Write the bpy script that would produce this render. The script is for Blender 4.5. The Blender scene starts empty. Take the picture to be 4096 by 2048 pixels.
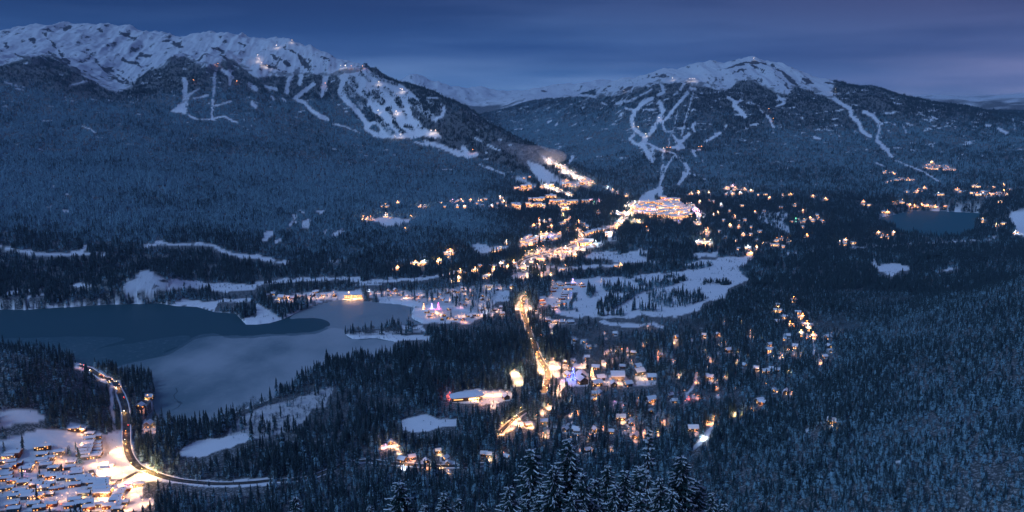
import bpy, math, random
import numpy as np
from mathutils import Vector

random.seed(7)
RNG = np.random.default_rng(11)
scene = bpy.context.scene
col = scene.collection
rad = math.radians

# ------------------------------------------------------------------ camera
H = 500.0                     # metres of the viewpoint above the lake
F = 3547.0                    # focal length in photo pixels (photo 4096 wide)
PITCH = math.atan(594.0 / F)  # looking slightly down into the valley
cam_d = bpy.data.cameras.new('camera')
cam_d.sensor_width = 36.0
cam_d.lens = 36.0 * F / 4096.0
cam_d.clip_start = 1.0
cam_d.clip_end = 60000.0
cam = bpy.data.objects.new('camera', cam_d)
col.objects.link(cam)
cam.location = (0, 0, H)
cam.rotation_euler = (math.pi / 2 - PITCH, 0, 0)
scene.camera = cam

# ------------------------------------------------------------------ world, dusk overcast sky
world = bpy.data.worlds.new('World')
scene.world = world
world.use_nodes = True
nt = world.node_tree
nt.nodes.clear()


def N(tree, kind, **kw):
    n = tree.nodes.new(kind)
    for k, v in kw.items():
        setattr(n, k, v)
    return n


SUN_EL, SUN_AZ = rad(38), rad(232)      # direction the soft dusk light comes from (behind the viewer, a bit left)
out = N(nt, 'ShaderNodeOutputWorld')
bg = N(nt, 'ShaderNodeBackground')
sky = N(nt, 'ShaderNodeTexSky', sky_type='NISHITA', sun_disc=False)
sky.sun_elevation = rad(1.5)
sky.sun_rotation = SUN_AZ
sky.altitude = 1100
tc = N(nt, 'ShaderNodeTexCoord')
sep = N(nt, 'ShaderNodeSeparateXYZ')
nt.links.new(tc.outputs['Generated'], sep.inputs[0])
ramp = N(nt, 'ShaderNodeValToRGB')     # cloud deck, by height above the horizon
ramp.color_ramp.interpolation = 'EASE'
els = ramp.color_ramp.elements
els[0].position = 0.0; els[0].color = (0.190, 0.400, 0.730, 1)
els[1].position = 1.0; els[1].color = (0.070, 0.165, 0.430, 1)
for p, c in ((0.028, (0.118, 0.270, 0.590, 1)), (0.06, (0.038, 0.118, 0.345, 1)), (0.12, (0.026, 0.068, 0.225, 1)), (0.3, (0.050, 0.110, 0.330, 1))):
    e = els.new(p); e.color = c
nt.links.new(sep.outputs['Z'], ramp.inputs['Fac'])
mp = N(nt, 'ShaderNodeMapping'); mp.inputs['Scale'].default_value = (1.5, 1.5, 16.0); mp.inputs['Location'].default_value = (.35, 0, .2)
nt.links.new(tc.outputs['Generated'], mp.inputs['Vector'])
nz = N(nt, 'ShaderNodeTexNoise'); nz.inputs['Scale'].default_value = 1.7; nz.inputs['Detail'].default_value = 5
nz.inputs['Roughness'].default_value = 0.45
nt.links.new(mp.outputs[0], nz.inputs['Vector'])
cr = N(nt, 'ShaderNodeValToRGB')
cr.color_ramp.elements[0].position = 0.40; cr.color_ramp.elements[0].color = (0.50, 0.60, 0.70, 1)
cr.color_ramp.elements[1].position = 0.61; cr.color_ramp.elements[1].color = (1.42, 1.12, 1.02, 1)
nt.links.new(nz.outputs['Fac'], cr.inputs['Fac'])
mul = N(nt, 'ShaderNodeMix', data_type='RGBA', blend_type='MULTIPLY'); mul.inputs[0].default_value = 1.0
nt.links.new(ramp.outputs[0], mul.inputs[6]); nt.links.new(cr.outputs[0], mul.inputs[7])
nsc = N(nt, 'ShaderNodeMix', data_type='RGBA', blend_type='MULTIPLY'); nsc.inputs[0].default_value = 1.0
nsc.inputs[7].default_value = (0.05, 0.05, 0.05, 1)
nt.links.new(sky.outputs[0], nsc.inputs[6])
mix = N(nt, 'ShaderNodeMix', data_type='RGBA'); mix.inputs[0].default_value = 0.93
nt.links.new(nsc.outputs[2], mix.inputs[6]); nt.links.new(mul.outputs[2], mix.inputs[7])
side = N(nt, 'ShaderNodeValToRGB')
side.color_ramp.interpolation = 'EASE'
side.color_ramp.elements[0].position = 0.18; side.color_ramp.elements[0].color = (.60, .74, .78, 1)
side.color_ramp.elements[1].position = 0.80; side.color_ramp.elements[1].color = (1.48, .88, .82, 1)
e = side.color_ramp.elements.new(0.5); e.color = (1.0, 1.0, 1.0, 1)
ax = N(nt, 'ShaderNodeMath', operation='MULTIPLY_ADD'); ax.inputs[1].default_value = .5; ax.inputs[2].default_value = .5
nt.links.new(sep.outputs['X'], ax.inputs[0]); nt.links.new(ax.outputs[0], side.inputs['Fac'])
fin = N(nt, 'ShaderNodeMix', data_type='RGBA', blend_type='MULTIPLY'); fin.inputs[0].default_value = 1.0
nt.links.new(mix.outputs[2], fin.inputs[6]); nt.links.new(side.outputs[0], fin.inputs[7])
nt.links.new(fin.outputs[2], bg.inputs['Color'])
bg.inputs['Strength'].default_value = 1.0
nt.links.new(bg.outputs[0], out.inputs['Surface'])

sd = bpy.data.lights.new('sun', 'SUN')
sd.energy = 1.5
sd.angle = rad(24)
sd.color = (0.38, 0.61, 1.0)
sun = bpy.data.objects.new('sun', sd)
col.objects.link(sun)
dv = Vector((math.sin(SUN_AZ) * math.cos(SUN_EL), math.cos(SUN_AZ) * math.cos(SUN_EL), math.sin(SUN_EL)))
sun.rotation_euler = dv.to_track_quat('Z', 'Y').to_euler()

scene.view_settings.view_transform = 'Standard'
scene.view_settings.look = 'None'
scene.view_settings.gamma = 1.0
scene.view_settings.exposure = 0.0
scene.render.engine = 'CYCLES'
scene.cycles.use_denoising = True
scene.cycles.denoiser = 'OPENIMAGEDENOISE'
scene.cycles.max_bounces = 3
scene.cycles.diffuse_bounces = 1
scene.cycles.glossy_bounces = 2
scene.cycles.transmission_bounces = 2
scene.cycles.volume_bounces = 1
scene.cycles.sample_clamp_indirect = 3.0
scene.cycles.caustics_reflective = False
scene.cycles.caustics_refractive = False
scene.cycles.use_light_tree = True
scene.cycles.light_sampling_threshold = 0.04
scene.cycles.use_adaptive_sampling = True
scene.cycles.adaptive_threshold = 0.025

# ------------------------------------------------------------------ photo pixel <-> place
CP, SP = math.cos(PITCH), math.sin(PITCH)


def ray(px, py):
    """direction of the sight line through a photo pixel (arrays allowed)"""
    u = (np.asarray(px, float) - 2048.0) / F
    v = (1024.0 - np.asarray(py, float)) / F
    return u, CP + v * SP, -SP + v * CP


def at_dist(px, py, d):
    x, y, z = ray(px, py)
    k = d / np.hypot(x, y)
    return x * k, y * k, H + z * k


def at_z(px, py, z0):
    x, y, z = ray(px, py)
    k = (z0 - H) / z
    return x * k, y * k


def project(x, y, z):
    zz = z - H
    dep = y * CP - zz * SP
    up = y * SP + zz * CP
    dep = np.maximum(dep, 1e-3)
    return 2048.0 + F * x / dep, 1024.0 - F * up / dep


# ------------------------------------------------------------------ numpy noise
def vnoise(x, y, seed=0):
    xi = np.floor(x).astype(np.int64); yi = np.floor(y).astype(np.int64)
    fx = x - xi; fy = y - yi
    fx = fx * fx * fx * (fx * (fx * 6 - 15) + 10); fy = fy * fy * fy * (fy * (fy * 6 - 15) + 10)

    def h(a, b):
        n = (a * 374761393 + b * 668265263 + seed * 1442695041) & 0xFFFFFFFF
        n = ((n ^ (n >> 13)) * 1274126177) & 0xFFFFFFFF
        n = (n ^ (n >> 16)) & 0xFFFF
        return n / 65535.0
    a = h(xi, yi); b = h(xi + 1, yi); c = h(xi, yi + 1); d = h(xi + 1, yi + 1)
    return (a * (1 - fx) + b * fx) * (1 - fy) + (c * (1 - fx) + d * fx) * fy


def fbm(x, y, oct=4, seed=0, ridged=False):
    s = np.zeros_like(x, float); a = 1.0; t = 0.0
    for i in range(oct):
        n = vnoise(x * 2 ** i + 17.3 * i, y * 2 ** i - 9.1 * i, seed + i)
        if ridged:
            n = 1 - np.abs(2 * n - 1)
        s += a * n; t += a; a *= 0.5
    return s / t


# ------------------------------------------------------------------ terrain: sight-line control points (column px, distance m, photo py) or ('z', height)
CTRL = []


def column(px, *pts):
    for d, v in pts:
        if isinstance(v, tuple):
            az = math.atan2(*ray(px, 1024)[:2])
            CTRL.append((az, math.log(d), v[0]))
        else:
            x, y, z = at_dist(px, v, d)
            CTRL.append((math.atan2(x, y), math.log(d), float(z)))


NEAR = [(30, (462.,)), (120, (420.,)), (250, (335.,)), (500, (165.,)), (800, (40.,))]
FLOOR = (6.,)
for c in (-700, -200, 0, 250, 500, 750, 1000, 1250, 1500, 1750, 2000, 2250, 2500, 2750, 3000, 3250, 3500, 3800, 4096, 4400, 4800):
    column(c, *NEAR)
# left: town at the foot of the slope, wooded knoll, lake, benches, mountain
column(-200, (1050, FLOOR), (1350, (12.,)), (1560, (75.,)), (1750, (20.,)), (1900, (3.,)), (2300, (3.,)), (2600, (30.,)), (3000, (60.,)), (3800, (130.,)), (4600, (230.,)), (5600, (420.,)), (6600, (650.,)), (7100, (820.,)), (7700, (840.,)), (9400, 150), (11000, (800.,)), (13000, (700.,)), (17000, (500.,)))
column(0, (1050, FLOOR), (1350, (10.,)), (1500, 1560), (1600, 1415), (1780, (3.,)), (2000, (2.,)), (2250, (3.,)), (2550, (28.,)), (2800, (40.,)), (3200, 930), (3800, 815), (4500, 690), (5200, 570), (5900, 450), (6500, 345), (7000, 262), (7600, 235), (8400, 190), (9400, 140), (10800, (800.,)), (13000, (700.,)), (17000, (500.,)))
column(250, (1050, FLOOR), (1380, (8.,)), (1500, 1575), (1570, 1460), (1700, (3.,)), (2000, (2.,)), (2250, (3.,)), (2550, (20.,)), (2850, (40.,)), (3300, 930), (3900, 800), (4500, 695), (5200, 585), (5900, 475), (6500, 365), (6900, 282), (7500, 250), (8300, 180), (9200, 103), (10500, (800.,)), (13000, (700.,)), (17000, (500.,)))
column(500, (1050, FLOOR), (1450, (4.,)), (1700, (2.,)), (2000, (2.,)), (2250, (3.,)), (2420, (6.,)), (2560, 1090), (2700, (22.,)), (3000, 1000), (3600, 865), (4300, 735), (5000, 620), (5700, 515), (6300, 435), (6900, 368), (7300, 338), (7900, 265), (8600, 180), (9200, 118), (10500, (800.,)), (13000, (650.,)), (17000, (500.,)))
column(620, (2400, (5.,)), (2540, 1078), (2680, (25.,)))
column(750, (1050, FLOOR), (1450, (3.,)), (1700, (2.,)), (2000, (2.,)), (2250, (3.,)), (2500, (12.,)), (2750, (18.,)), (3050, 985), (3600, 870), (4300, 740), (5000, 625), (5700, 510), (6300, 410), (6800, 310), (7300, 232), (7800, 215), (8300, 180), (8900, 150), (10200, (800.,)), (13000, (650.,)), (17000, (500.,)))
column(1000, (1050, FLOOR), (1450, (3.,)), (1700, (2.,)), (2000, (2.,)), (2300, (3.,)), (2700, (5.,)), (3050, (35.,)), (3600, 880), (4200, 775), (4900, 655), (5600, 545), (6300, 425), (7000, 310), (7700, 220), (8500, 148), (9800, (850.,)), (12500, (600.,)), (17000, (500.,)))
column(1250, (1050, FLOOR), (1450, (3.,)), (2000, (2.,)), (2600, (4.,)), (3000, (12.,)), (3500, 905), (4100, 810), (4700, 715), (5400, 595), (6200, 460), (7000, 325), (7800, 206), (9000, (720.,)), (12000, (500.,)), (17000, (500.,)))
column(1500, (1050, FLOOR), (1450, (3.,)), (2000, (3.,)), (2600, (4.,)), (3100, (12.,)), (3600, 895), (4300, 790), (5000, 675), (5600, 565), (6300, 425), (7000, 290), (8200, (500.,)), (10500, (450.,)), (12500, (650.,)), (17000, (500.,)))
column(1750, (1050, FLOOR), (1450, (4.,)), (2000, (3.,)), (2600, (4.,)), (3200, (10.,)), (3900, 850), (4400, 785), (4900, 705), (5500, 570), (6200, 383), (7300, (330.,)), (9500, (350.,)), (11500, (550.,)), (17000, (500.,)))
column(1900, (4500, 775), (5000, 690), (5500, 562), (5850, 452), (6800, (250.,)), (9000, (280.,)), (11000, 440), (12000, 400))
column(2000, (1050, FLOOR), (1450, (5.,)), (2000, (4.,)), (2600, (4.,)), (3200, (8.,)), (3900, (25.,)), (4400, 790), (4800, 735), (5200, 640), (5550, 508), (6300, (180.,)), (8000, (230.,)), (9500, 480), (11000, 420), (12500, 385), (17000, (500.,)))
column(2120, (4700, 760), (5100, 670), (5350, 580), (5900, (140.,)), (7000, 610), (8500, 510), (10000, 420), (11000, 385))
column(2250, (1050, FLOOR), (1450, (6.,)), (2000, (4.,)), (2600, (4.,)), (3200, (6.,)), (3900, (15.,)), (4500, 800), (4900, 735), (5200, 650), (5700, (100.,)), (6500, 640), (7500, 545), (8700, 450), (10000, 385), (11000, 374), (12500, (700.,)), (17000, (500.,)))
column(2400, (1050, FLOOR), (2000, (4.,)), (3200, (5.,)), (4500, 815), (5000, 755), (5300, 715), (5800, 680), (6600, 595), (7600, 490), (8600, 400), (9400, 356), (10500, (700.,)), (17000, (500.,)))
column(2600, (1050, (10.,)), (1450, (8.,)), (2000, (5.,)), (2600, (4.,)), (3050, (5.,)), (3300, (40.,)), (3700, (10.,)), (4300, (10.,)), (4800, 800), (5200, 745), (5800, 660), (6500, 560), (7200, 458), (8000, 350), (8800, 300), (10200, (650.,)), (13000, (550.,)), (17000, (500.,)))
column(2800, (1000, (18.,)), (1450, (12.,)), (2000, (6.,)), (2600, (4.,)), (3050, (5.,)), (3300, (30.,)), (3700, (10.,)), (4300, (12.,)), (4800, 800), (5200, 750), (5800, 665), (6500, 560), (7200, 445), (7800, 352), (8600, 272), (9800, (650.,)), (13000, (550.,)), (17000, (500.,)))
column(3000, (1000, (35.,)), (1300, (30.,)), (1600, (20.,)), (2000, (8.,)), (2600, (5.,)), (3300, (6.,)), (4300, (12.,)), (4800, 795), (5400, 722), (6000, 645), (6600, 560), (7200, 455), (7800, 355), (8500, 244), (9600, (650.,)), (13000, (550.,)), (17000, (500.,)))
column(3150, (8450, 277), (7800, 350), (7200, 455))
column(3250, (950, (60.,)), (1250, (62.,)), (1600, (40.,)), (2000, (18.,)), (2600, (8.,)), (3300, (4.,)), (4400, (12.,)), (4800, 795), (5400, 730), (6000, 655), (6600, 565), (7300, 440), (8200, 318), (9400, (600.,)), (13000, (550.,)), (17000, (500.,)))
column(3400, (8000, 346), (7300, 445))
column(3550, (900, (90.,)), (1250, (100.,)), (1600, (82.,)), (2000, (52.,)), (2500, (14.,)), (2900, (4.,)), (3300, (3.,)), (4300, (4.,)), (4700, (25.,)), (5200, 760), (6000, 668), (6700, 572), (7300, 475), (7800, 390), (9200, (450.,)), (13000, 395), (15000, (600.,)), (17000, (500.,)))
column(3800, (880, (105.,)), (1250, (125.,)), (1600, (125.,)), (2000, (100.,)), (2400, (35.,)), (2900, (4.,)), (3300, (3.,)), (4300, (4.,)), (4700, (25.,)), (5200, 755), (6000, 668), (6800, 575), (7500, 478), (8100, 412), (9200, (420.,)), (13000, 388), (15000, (600.,)), (17000, (500.,)))
column(4096, (880, (115.,)), (1250, (145.,)), (1600, (165.,)), (2000, (160.,)), (2400, (75.,)), (2900, (8.,)), (3300, (6.,)), (4300, (10.,)), (4600, 815), (5200, 745), (6000, 655), (6800, 565), (7600, 505), (8300, 462), (9500, (420.,)), (13000, 383), (15000, (650.,)), (17000, (500.,)))
column(4500, (880, (125.,)), (1250, (165.,)), (1600, (200.,)), (2000, (205.,)), (2400, (130.,)), (2900, (30.,)), (3500, (10.,)), (4600, 810), (5200, 740), (6000, 650), (6800, 560), (7600, 500), (8300, 465), (9500, (420.,)), (13000, (700.,)), (17000, (500.,)))
# skylines, denser
for px, py, d in ((60, 122, 9400), (120, 114, 9350), (180, 110, 9300), (310, 104, 9200), (370, 107, 9200), (440, 112, 9200), (560, 136, 9150), (620, 148, 9100), (680, 152, 9000), (830, 148, 8800), (900, 144, 8700), (950, 145, 8600), (1050, 155, 8400), (1120, 163, 8250), (1180, 172, 8050), (1330, 236, 7550), (1420, 262, 7250), (1600, 322, 6700), (1680, 350, 6420), (1820, 412, 6050),
                  (2480, 326, 9200), (2540, 312, 9000), (2670, 288, 8750), (2740, 278, 8650), (2860, 270, 8600), (2920, 264, 8550), (2960, 252, 8520), (3040, 246, 8500), (3090, 258, 8480), (3200, 302, 8300), (3300, 328, 8150), (3470, 352, 7900), (3640, 405, 7900), (3700, 410, 8000),
                  (1600, 325, 13500), (1640, 308, 13500), (1668, 299, 13500), (1700, 308, 13500), (1730, 326, 13500), (1770, 347, 13500), (1860, 353, 13300), (1930, 358, 13200), (1980, 370, 13000), (2060, 376, 12800), (2110, 366, 12600), (2170, 359, 12500), (2240, 356, 12500), (2346, 347, 12000), (2436, 331, 11500),
                  (3660, 394, 13000), (3720, 385, 13000), (3870, 393, 13000), (3960, 396, 13000)):
    x, y, z = at_dist(px, py, d)
    CTRL.append((math.atan2(x, y), math.log(d), float(z)))

C = np.array(CTRL)
AZ0, AZ1, NA = rad(-36), rad(36), 1100
rings = np.concatenate([np.geomspace(40, 700, 45)[:-1], 1 / np.linspace(1 / 700., 1 / 5000., 420)[:-1], np.linspace(5000, 10000, 270)[:-1], np.linspace(10000, 17000, 90)])
NR = len(rings)
azs = np.linspace(AZ0, AZ1, NA)


def tps_fit(p, v, lam=1e-5):
    d = np.hypot(p[:, None, 0] - p[None, :, 0], p[:, None, 1] - p[None, :, 1])
    K = np.where(d > 0, d * d * np.log(d + 1e-12), 0) + lam * np.eye(len(p))
    P = np.c_[np.ones(len(p)), p]
    A = np.block([[K, P], [P.T, np.zeros((3, 3))]])
    return np.linalg.solve(A, np.r_[v, 0, 0, 0])


ASP = 1.3
pc = np.c_[C[:, 0] * ASP, C[:, 1]]
_, ui = np.unique(np.round(pc, 3), axis=0, return_index=True)
pc = pc[ui]; vc = C[ui, 2]
W = tps_fit(pc, vc)
ca = np.linspace(AZ0, AZ1, 330)
cl = np.linspace(math.log(40), math.log(17000), 420)
GA, GL = np.meshgrid(ca, cl)
gz = np.full(GA.shape, W[-3]) + W[-2] * GA * ASP + W[-1] * GL
for i in range(len(pc)):
    d2 = (GA * ASP - pc[i, 0]) ** 2 + (GL - pc[i, 1]) ** 2
    gz += W[i] * 0.5 * d2 * np.log(d2 + 1e-12)


def bil(grid, fi, fj):
    i = np.clip(np.floor(fi).astype(int), 0, grid.shape[0] - 2); j = np.clip(np.floor(fj).astype(int), 0, grid.shape[1] - 2)
    a = np.clip(fi - i, 0, 1); b = np.clip(fj - j, 0, 1)
    return (grid[i, j] * (1 - a) + grid[i + 1, j] * a) * (1 - b) + (grid[i, j + 1] * (1 - a) + grid[i + 1, j + 1] * a) * b


AZG, RG = np.meshgrid(azs, rings)
Z = bil(gz, (np.log(RG) - cl[0]) / (cl[1] - cl[0]), (AZG - ca[0]) / (ca[1] - ca[0]))
X = RG * np.sin(AZG); Y = RG * np.cos(AZG)
mtn = np.clip((Z - 40) / 250, 0, 1) * np.clip((RG - 2800) / 1200, 0, 1)
alp = np.clip((Z - 560) / 250, 0, 1) * np.clip((RG - 6000) / 800, 0, 1)
Z += mtn * (fbm(X / 620, Y / 620, 5, 3) - 0.5) * 95
gul = fbm(X / 210 + Y / 900, Y / 800, 4, 40, True) - 0.55
Z += mtn * gul * 38
Z += alp * (fbm(X / 260, Y / 260, 5, 8, True) - 0.55) * 50
Z += alp * (fbm(X / 190 + Y / 1400, Y / 1000, 4, 18, True) - 0.5) * 78
near = np.clip((RG - 700) / 300, 0, 1) * (1 - np.clip((RG - 2900) / 600, 0, 1))
Z += near * np.clip(Z / 40, 0, 1) * (fbm(X / 150, Y / 150, 4, 21) - 0.5) * 16
flat = (1 - mtn) * np.clip((RG - 900) / 200, 0, 1)
Z += flat * (fbm(X / 90, Y / 90, 3, 31) - 0.5) * 2.5
Z = np.where(RG < 4800, np.maximum(Z, 1.2 + 0.5 * fbm(X / 60, Y / 60, 2, 5)), Z)

# ------------------------------------------------------------------ outlines read from the photo (crops at 0.5964 photo px per unit)
ZS = 0.59636
Z1, Z2, Z3, Z4 = (0, 0), (1024, 0), (2048, 0), (3072, 0)
M1, M2, M3, M4 = (0, 700), (1024, 700), (2048, 700), (3072, 700)
B1, B2, B3, B4 = (0, 1280), (1024, 1280), (2048, 1280), (3072, 1280)


def conv(o, pts):
    return [(o[0] + a * ZS, o[1] + b * ZS) for a, b in pts]


MW, MH, MS = 2300, 1024, 0.5          # raster: photo px * 0.5, margin 126 either side
MX0 = -126 / MS / 1.0


def new_mask():
    return np.zeros((MH, MW), np.float32)


def fill_poly(m, pts, val=1.0, sub=False):
    p = np.array(pts) * MS; p[:, 0] += 126
    x0, x1 = int(max(0, p[:, 0].min() - 1)), int(min(MW - 1, p[:, 0].max() + 2))
    y0, y1 = int(max(0, p[:, 1].min() - 1)), int(min(MH - 1, p[:, 1].max() + 2))
    if x1 <= x0 or y1 <= y0:
        return
    gx, gy = np.meshgrid(np.arange(x0, x1) + .5, np.arange(y0, y1) + .5)
    ins = np.zeros(gx.shape, bool)
    q = np.roll(p, -1, axis=0)
    for (ax, ay), (bx, by) in zip(p, q):
        if ay == by:
            continue
        c = ((ay > gy) != (by > gy)) & (gx < (bx - ax) * (gy - ay) / (by - ay) + ax)
        ins ^= c
    v = m[y0:y1, x0:x1]
    if sub:
        v[ins] = np.minimum(v[ins], val)
    else:
        v[ins] = np.maximum(v[ins], val)


def stroke(m, pts, w, val=1.0, sub=False):
    p = np.array(pts) * MS; p[:, 0] += 126
    r = w * MS / 2
    for (ax, ay), (bx, by) in zip(p[:-1], p[1:]):
        x0, x1 = int(max(0, min(ax, bx) - r - 1)), int(min(MW - 1, max(ax, bx) + r + 2))
        y0, y1 = int(max(0, min(ay, by) - r - 1)), int(min(MH - 1, max(ay, by) + r + 2))
        if x1 <= x0 or y1 <= y0:
            continue
        gx, gy = np.meshgrid(np.arange(x0, x1) + .5, np.arange(y0, y1) + .5)
        L = (bx - ax) ** 2 + (by - ay) ** 2 + 1e-9
        t = np.clip(((gx - ax) * (bx - ax) + (gy - ay) * (by - ay)) / L, 0, 1)
        d = np.hypot(gx - ax - t * (bx - ax), gy - ay - t * (by - ay))
        v = m[y0:y1, x0:x1]
        ins = d <= r
        if sub:
            v[ins] = np.minimum(v[ins], val)
        else:
            v[ins] = np.maximum(v[ins], val)


def sample(m, px, py):
    return bil(m, np.asarray(py) * MS - .5, np.asarray(px) * MS + 126 - .5)


CLEAR = new_mask()       # 1 = open snow, no trees
RUN = new_mask()


def S(o, w, *pts, v=1.0, m=None):
    stroke(CLEAR if m is None else m, conv(o, pts), w * ZS, v)


def Pg(o, *pts, v=1.0, m=None):
    fill_poly(CLEAR if m is None else m, conv(o, pts), v)


# ski runs of the left mountain
for w, pts in ((30, ((240, 490), (215, 560), (205, 620))), (26, ((310, 480), (295, 560))), (28, ((480, 505), (455, 570), (440, 640))),
               (24, ((390, 560), (310, 620), (260, 660), (330, 690), (370, 740), (430, 775), (480, 800))), (10, ((520, 830), (600, 850), (680, 885))),
               (34, ((560, 490), (590, 540), (560, 610), (600, 670), (660, 720), (700, 770), (740, 830), (740, 860))), (22, ((740, 860), (800, 905), (870, 915), (930, 915), (1050, 920))),
               (40, ((620, 490), (680, 600), (760, 650), (800, 740), (860, 770), (900, 830), (940, 890), (1050, 915))),
               (46, ((670, 470), (740, 570), (830, 600), (880, 660), (900, 740), (960, 800), (1050, 850), (1130, 890), (1200, 905))),
               (34, ((700, 470), (790, 530), (880, 560), (950, 600), (1000, 650), (1010, 720), (1040, 790), (1100, 850))),
               (24, ((960, 570), (1050, 640), (1100, 700), (1150, 760), (1200, 805), (1240, 780), (1265, 740), (1245, 710))), (18, ((730, 460), (800, 510), (880, 550), (960, 580))),
               (20, ((870, 700), (820, 690), (760, 700), (710, 720))), (24, ((820, 830), (850, 880), (890, 915))), (20, ((740, 870), (770, 830), (800, 820))), (30, ((930, 880), (940, 850), (890, 800))),
               (12, ((1060, 950), (1140, 975))), (26, ((1130, 955), (1200, 970), (1280, 1000), (1350, 1030), (1420, 1050), (1480, 1035))), (30, ((1390, 990), (1420, 1030))),
               (10, ((1490, 1100), (1570, 1130), (1660, 1165))), (10, ((1470, 920), (1510, 950))), (10, ((1545, 970), (1640, 1010))), (18, ((60, 580), (140, 600))), (14, ((100, 640), (120, 670))), (12, ((180, 660), (200, 680))),
               (40, ((580, 470), (640, 500), (700, 500))), (12, ((1150, 655), (1220, 655))), (26, ((1160, 895), (1230, 910)))):
    S(Z2, w * 1.0, *pts)
for w, pts in ((28, ((1230, 530), (1250, 560), (1235, 620), (1240, 690))), (17, ((1440, 490), (1435, 600), (1420, 790))), (12, ((1260, 770), (1330, 800), (1420, 800), (1500, 780), (1590, 820))),
               (24, ((1540, 480), (1545, 560))), (18, ((1490, 470), (1560, 520))), (10, ((1250, 650), (1340, 590))), (10, ((1440, 710), (1550, 680))), (10, ((1300, 660), (1400, 640))),
               (9, ((280, 810), (350, 808))), (9, ((550, 850), (600, 865), (640, 890))), (12, ((470, 575), (590, 540))), (26, ((1670, 560), (1717, 600))), (24, ((1690, 690), (1717, 720)))):
    S(Z1, w * 1.0, *pts)
Pg(Z1, (1235, 625), (1265, 660), (1250, 765), (1140, 745), (1215, 690))
# ski runs of the right mountain
for w, pts in ((30, ((940, 660), (880, 690), (830, 740), (800, 800), (815, 860), (870, 900), (895, 930))), (16, ((760, 725), (830, 740))), (36, ((990, 690), (1010, 740), (990, 800), (960, 850), (920, 900))),
               (22, ((1180, 620), (1100, 710), (1040, 790), (1010, 820), (1020, 870))), (13, ((1215, 620), (1190, 710), (1160, 820), (1135, 910))), (7, ((1110, 740), (1090, 850), (1060, 910), (1050, 980))),
               (40, ((895, 930), (880, 970), (900, 1010), (940, 1080))), (24, ((820, 900), (790, 930), (820, 960), (870, 980))), (16, ((910, 960), (980, 1000), (1020, 1010))),
               (24, ((1080, 910), (1120, 960), (1190, 900))), (38, ((1120, 960), (1110, 995))), (18, ((1070, 990), (1160, 990))), (20, ((1230, 820), (1210, 840), (1225, 880))), (18, ((1310, 945), (1350, 920), (1400, 890))), (20, ((1440, 840), (1425, 860))),
               (20, ((1450, 650), (1500, 690), (1540, 670))), (34, ((1490, 710), (1530, 740), (1560, 780))), (9, ((1660, 730), (1717, 790))), (14, ((1015, 1010), (1010, 1100), (1000, 1190), (990, 1250))), (16, ((1085, 1050), (1040, 1110), (1010, 1190), (990, 1240))),
               (10, ((1020, 1010), (1090, 1030), (1110, 1060), (1160, 1110))), (28, ((1160, 1100), (1185, 1130), (1160, 1180), (1120, 1230))), (16, ((1140, 1160), (1190, 1165))), (22, ((1210, 1010), (1230, 1045))), (12, ((1275, 1075), (1290, 1110))), (10, ((1270, 1000), (1210, 1010))),
               (22, ((1000, 560), (1020, 620), (980, 640))), (22, ((1130, 600), (1160, 550))), (18, ((1190, 590), (1230, 600))), (14, ((780, 680), (830, 660))), (13, ((690, 705), (760, 670))), (11, ((600, 690), (640, 705))), (13, ((860, 640), (940, 600))), (10, ((560, 655), (600, 620))),
               (14, ((240, 820), (262, 808))), (12, ((290, 840), (310, 822))), (26, ((385, 1085), (405, 1050))), (9, ((0, 1185), (80, 1225), (160, 1250))), (12, ((0, 1180), (60, 1200), (160, 1245))), (12, ((200, 1050), (250, 1085), (320, 1110), (370, 1150), (440, 1180), (500, 1195)))):
    S(Z3, w * .86, *pts)
Pg(Z3, (100, 1080), (200, 1110), (260, 1160), (340, 1200), (300, 1215), (170, 1210))
S(Z3, 30, (200, 1240), (260, 1262), (330, 1285)); S(Z3, 24, (330, 1215), (420, 1235), (500, 1240)); S(Z3, 16, (350, 1140), (430, 1180), (520, 1200))
S(Z3, 10, (940, 1000), (960, 1050), (950, 1080), (900, 1060))
Pg(M3, (985, 80), (1012, 76), (1010, 172), (985, 172), (975, 100), (955, 172), (845, 172), (870, 130), (940, 100))
for w, pts in ((24, ((430, 650), (480, 690), (550, 730), (560, 780), (600, 810), (630, 880), (690, 915))), (22, ((640, 750), (700, 770), (740, 820), (745, 880), (730, 940), (780, 990), (830, 1050))),
               (11, ((840, 1070), (920, 1105), (1040, 1150), (1160, 1225))), (13, ((60, 640), (110, 690), (60, 710))), (17, ((0, 780), (30, 830), (40, 870))), (9, ((720, 1090), (780, 1115))), (14, ((905, 840), (930, 890))), (14, ((845, 832), (860, 840))), (10, ((1120, 960), (1100, 985))),
               (20, ((1460, 838), (1490, 842))), (20, ((1540, 860), (1600, 895))), (7, ((1640, 790), (1655, 870))), (16, ((310, 920), (345, 930)))):
    S(Z4, w * 1.0, *pts)
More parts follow.
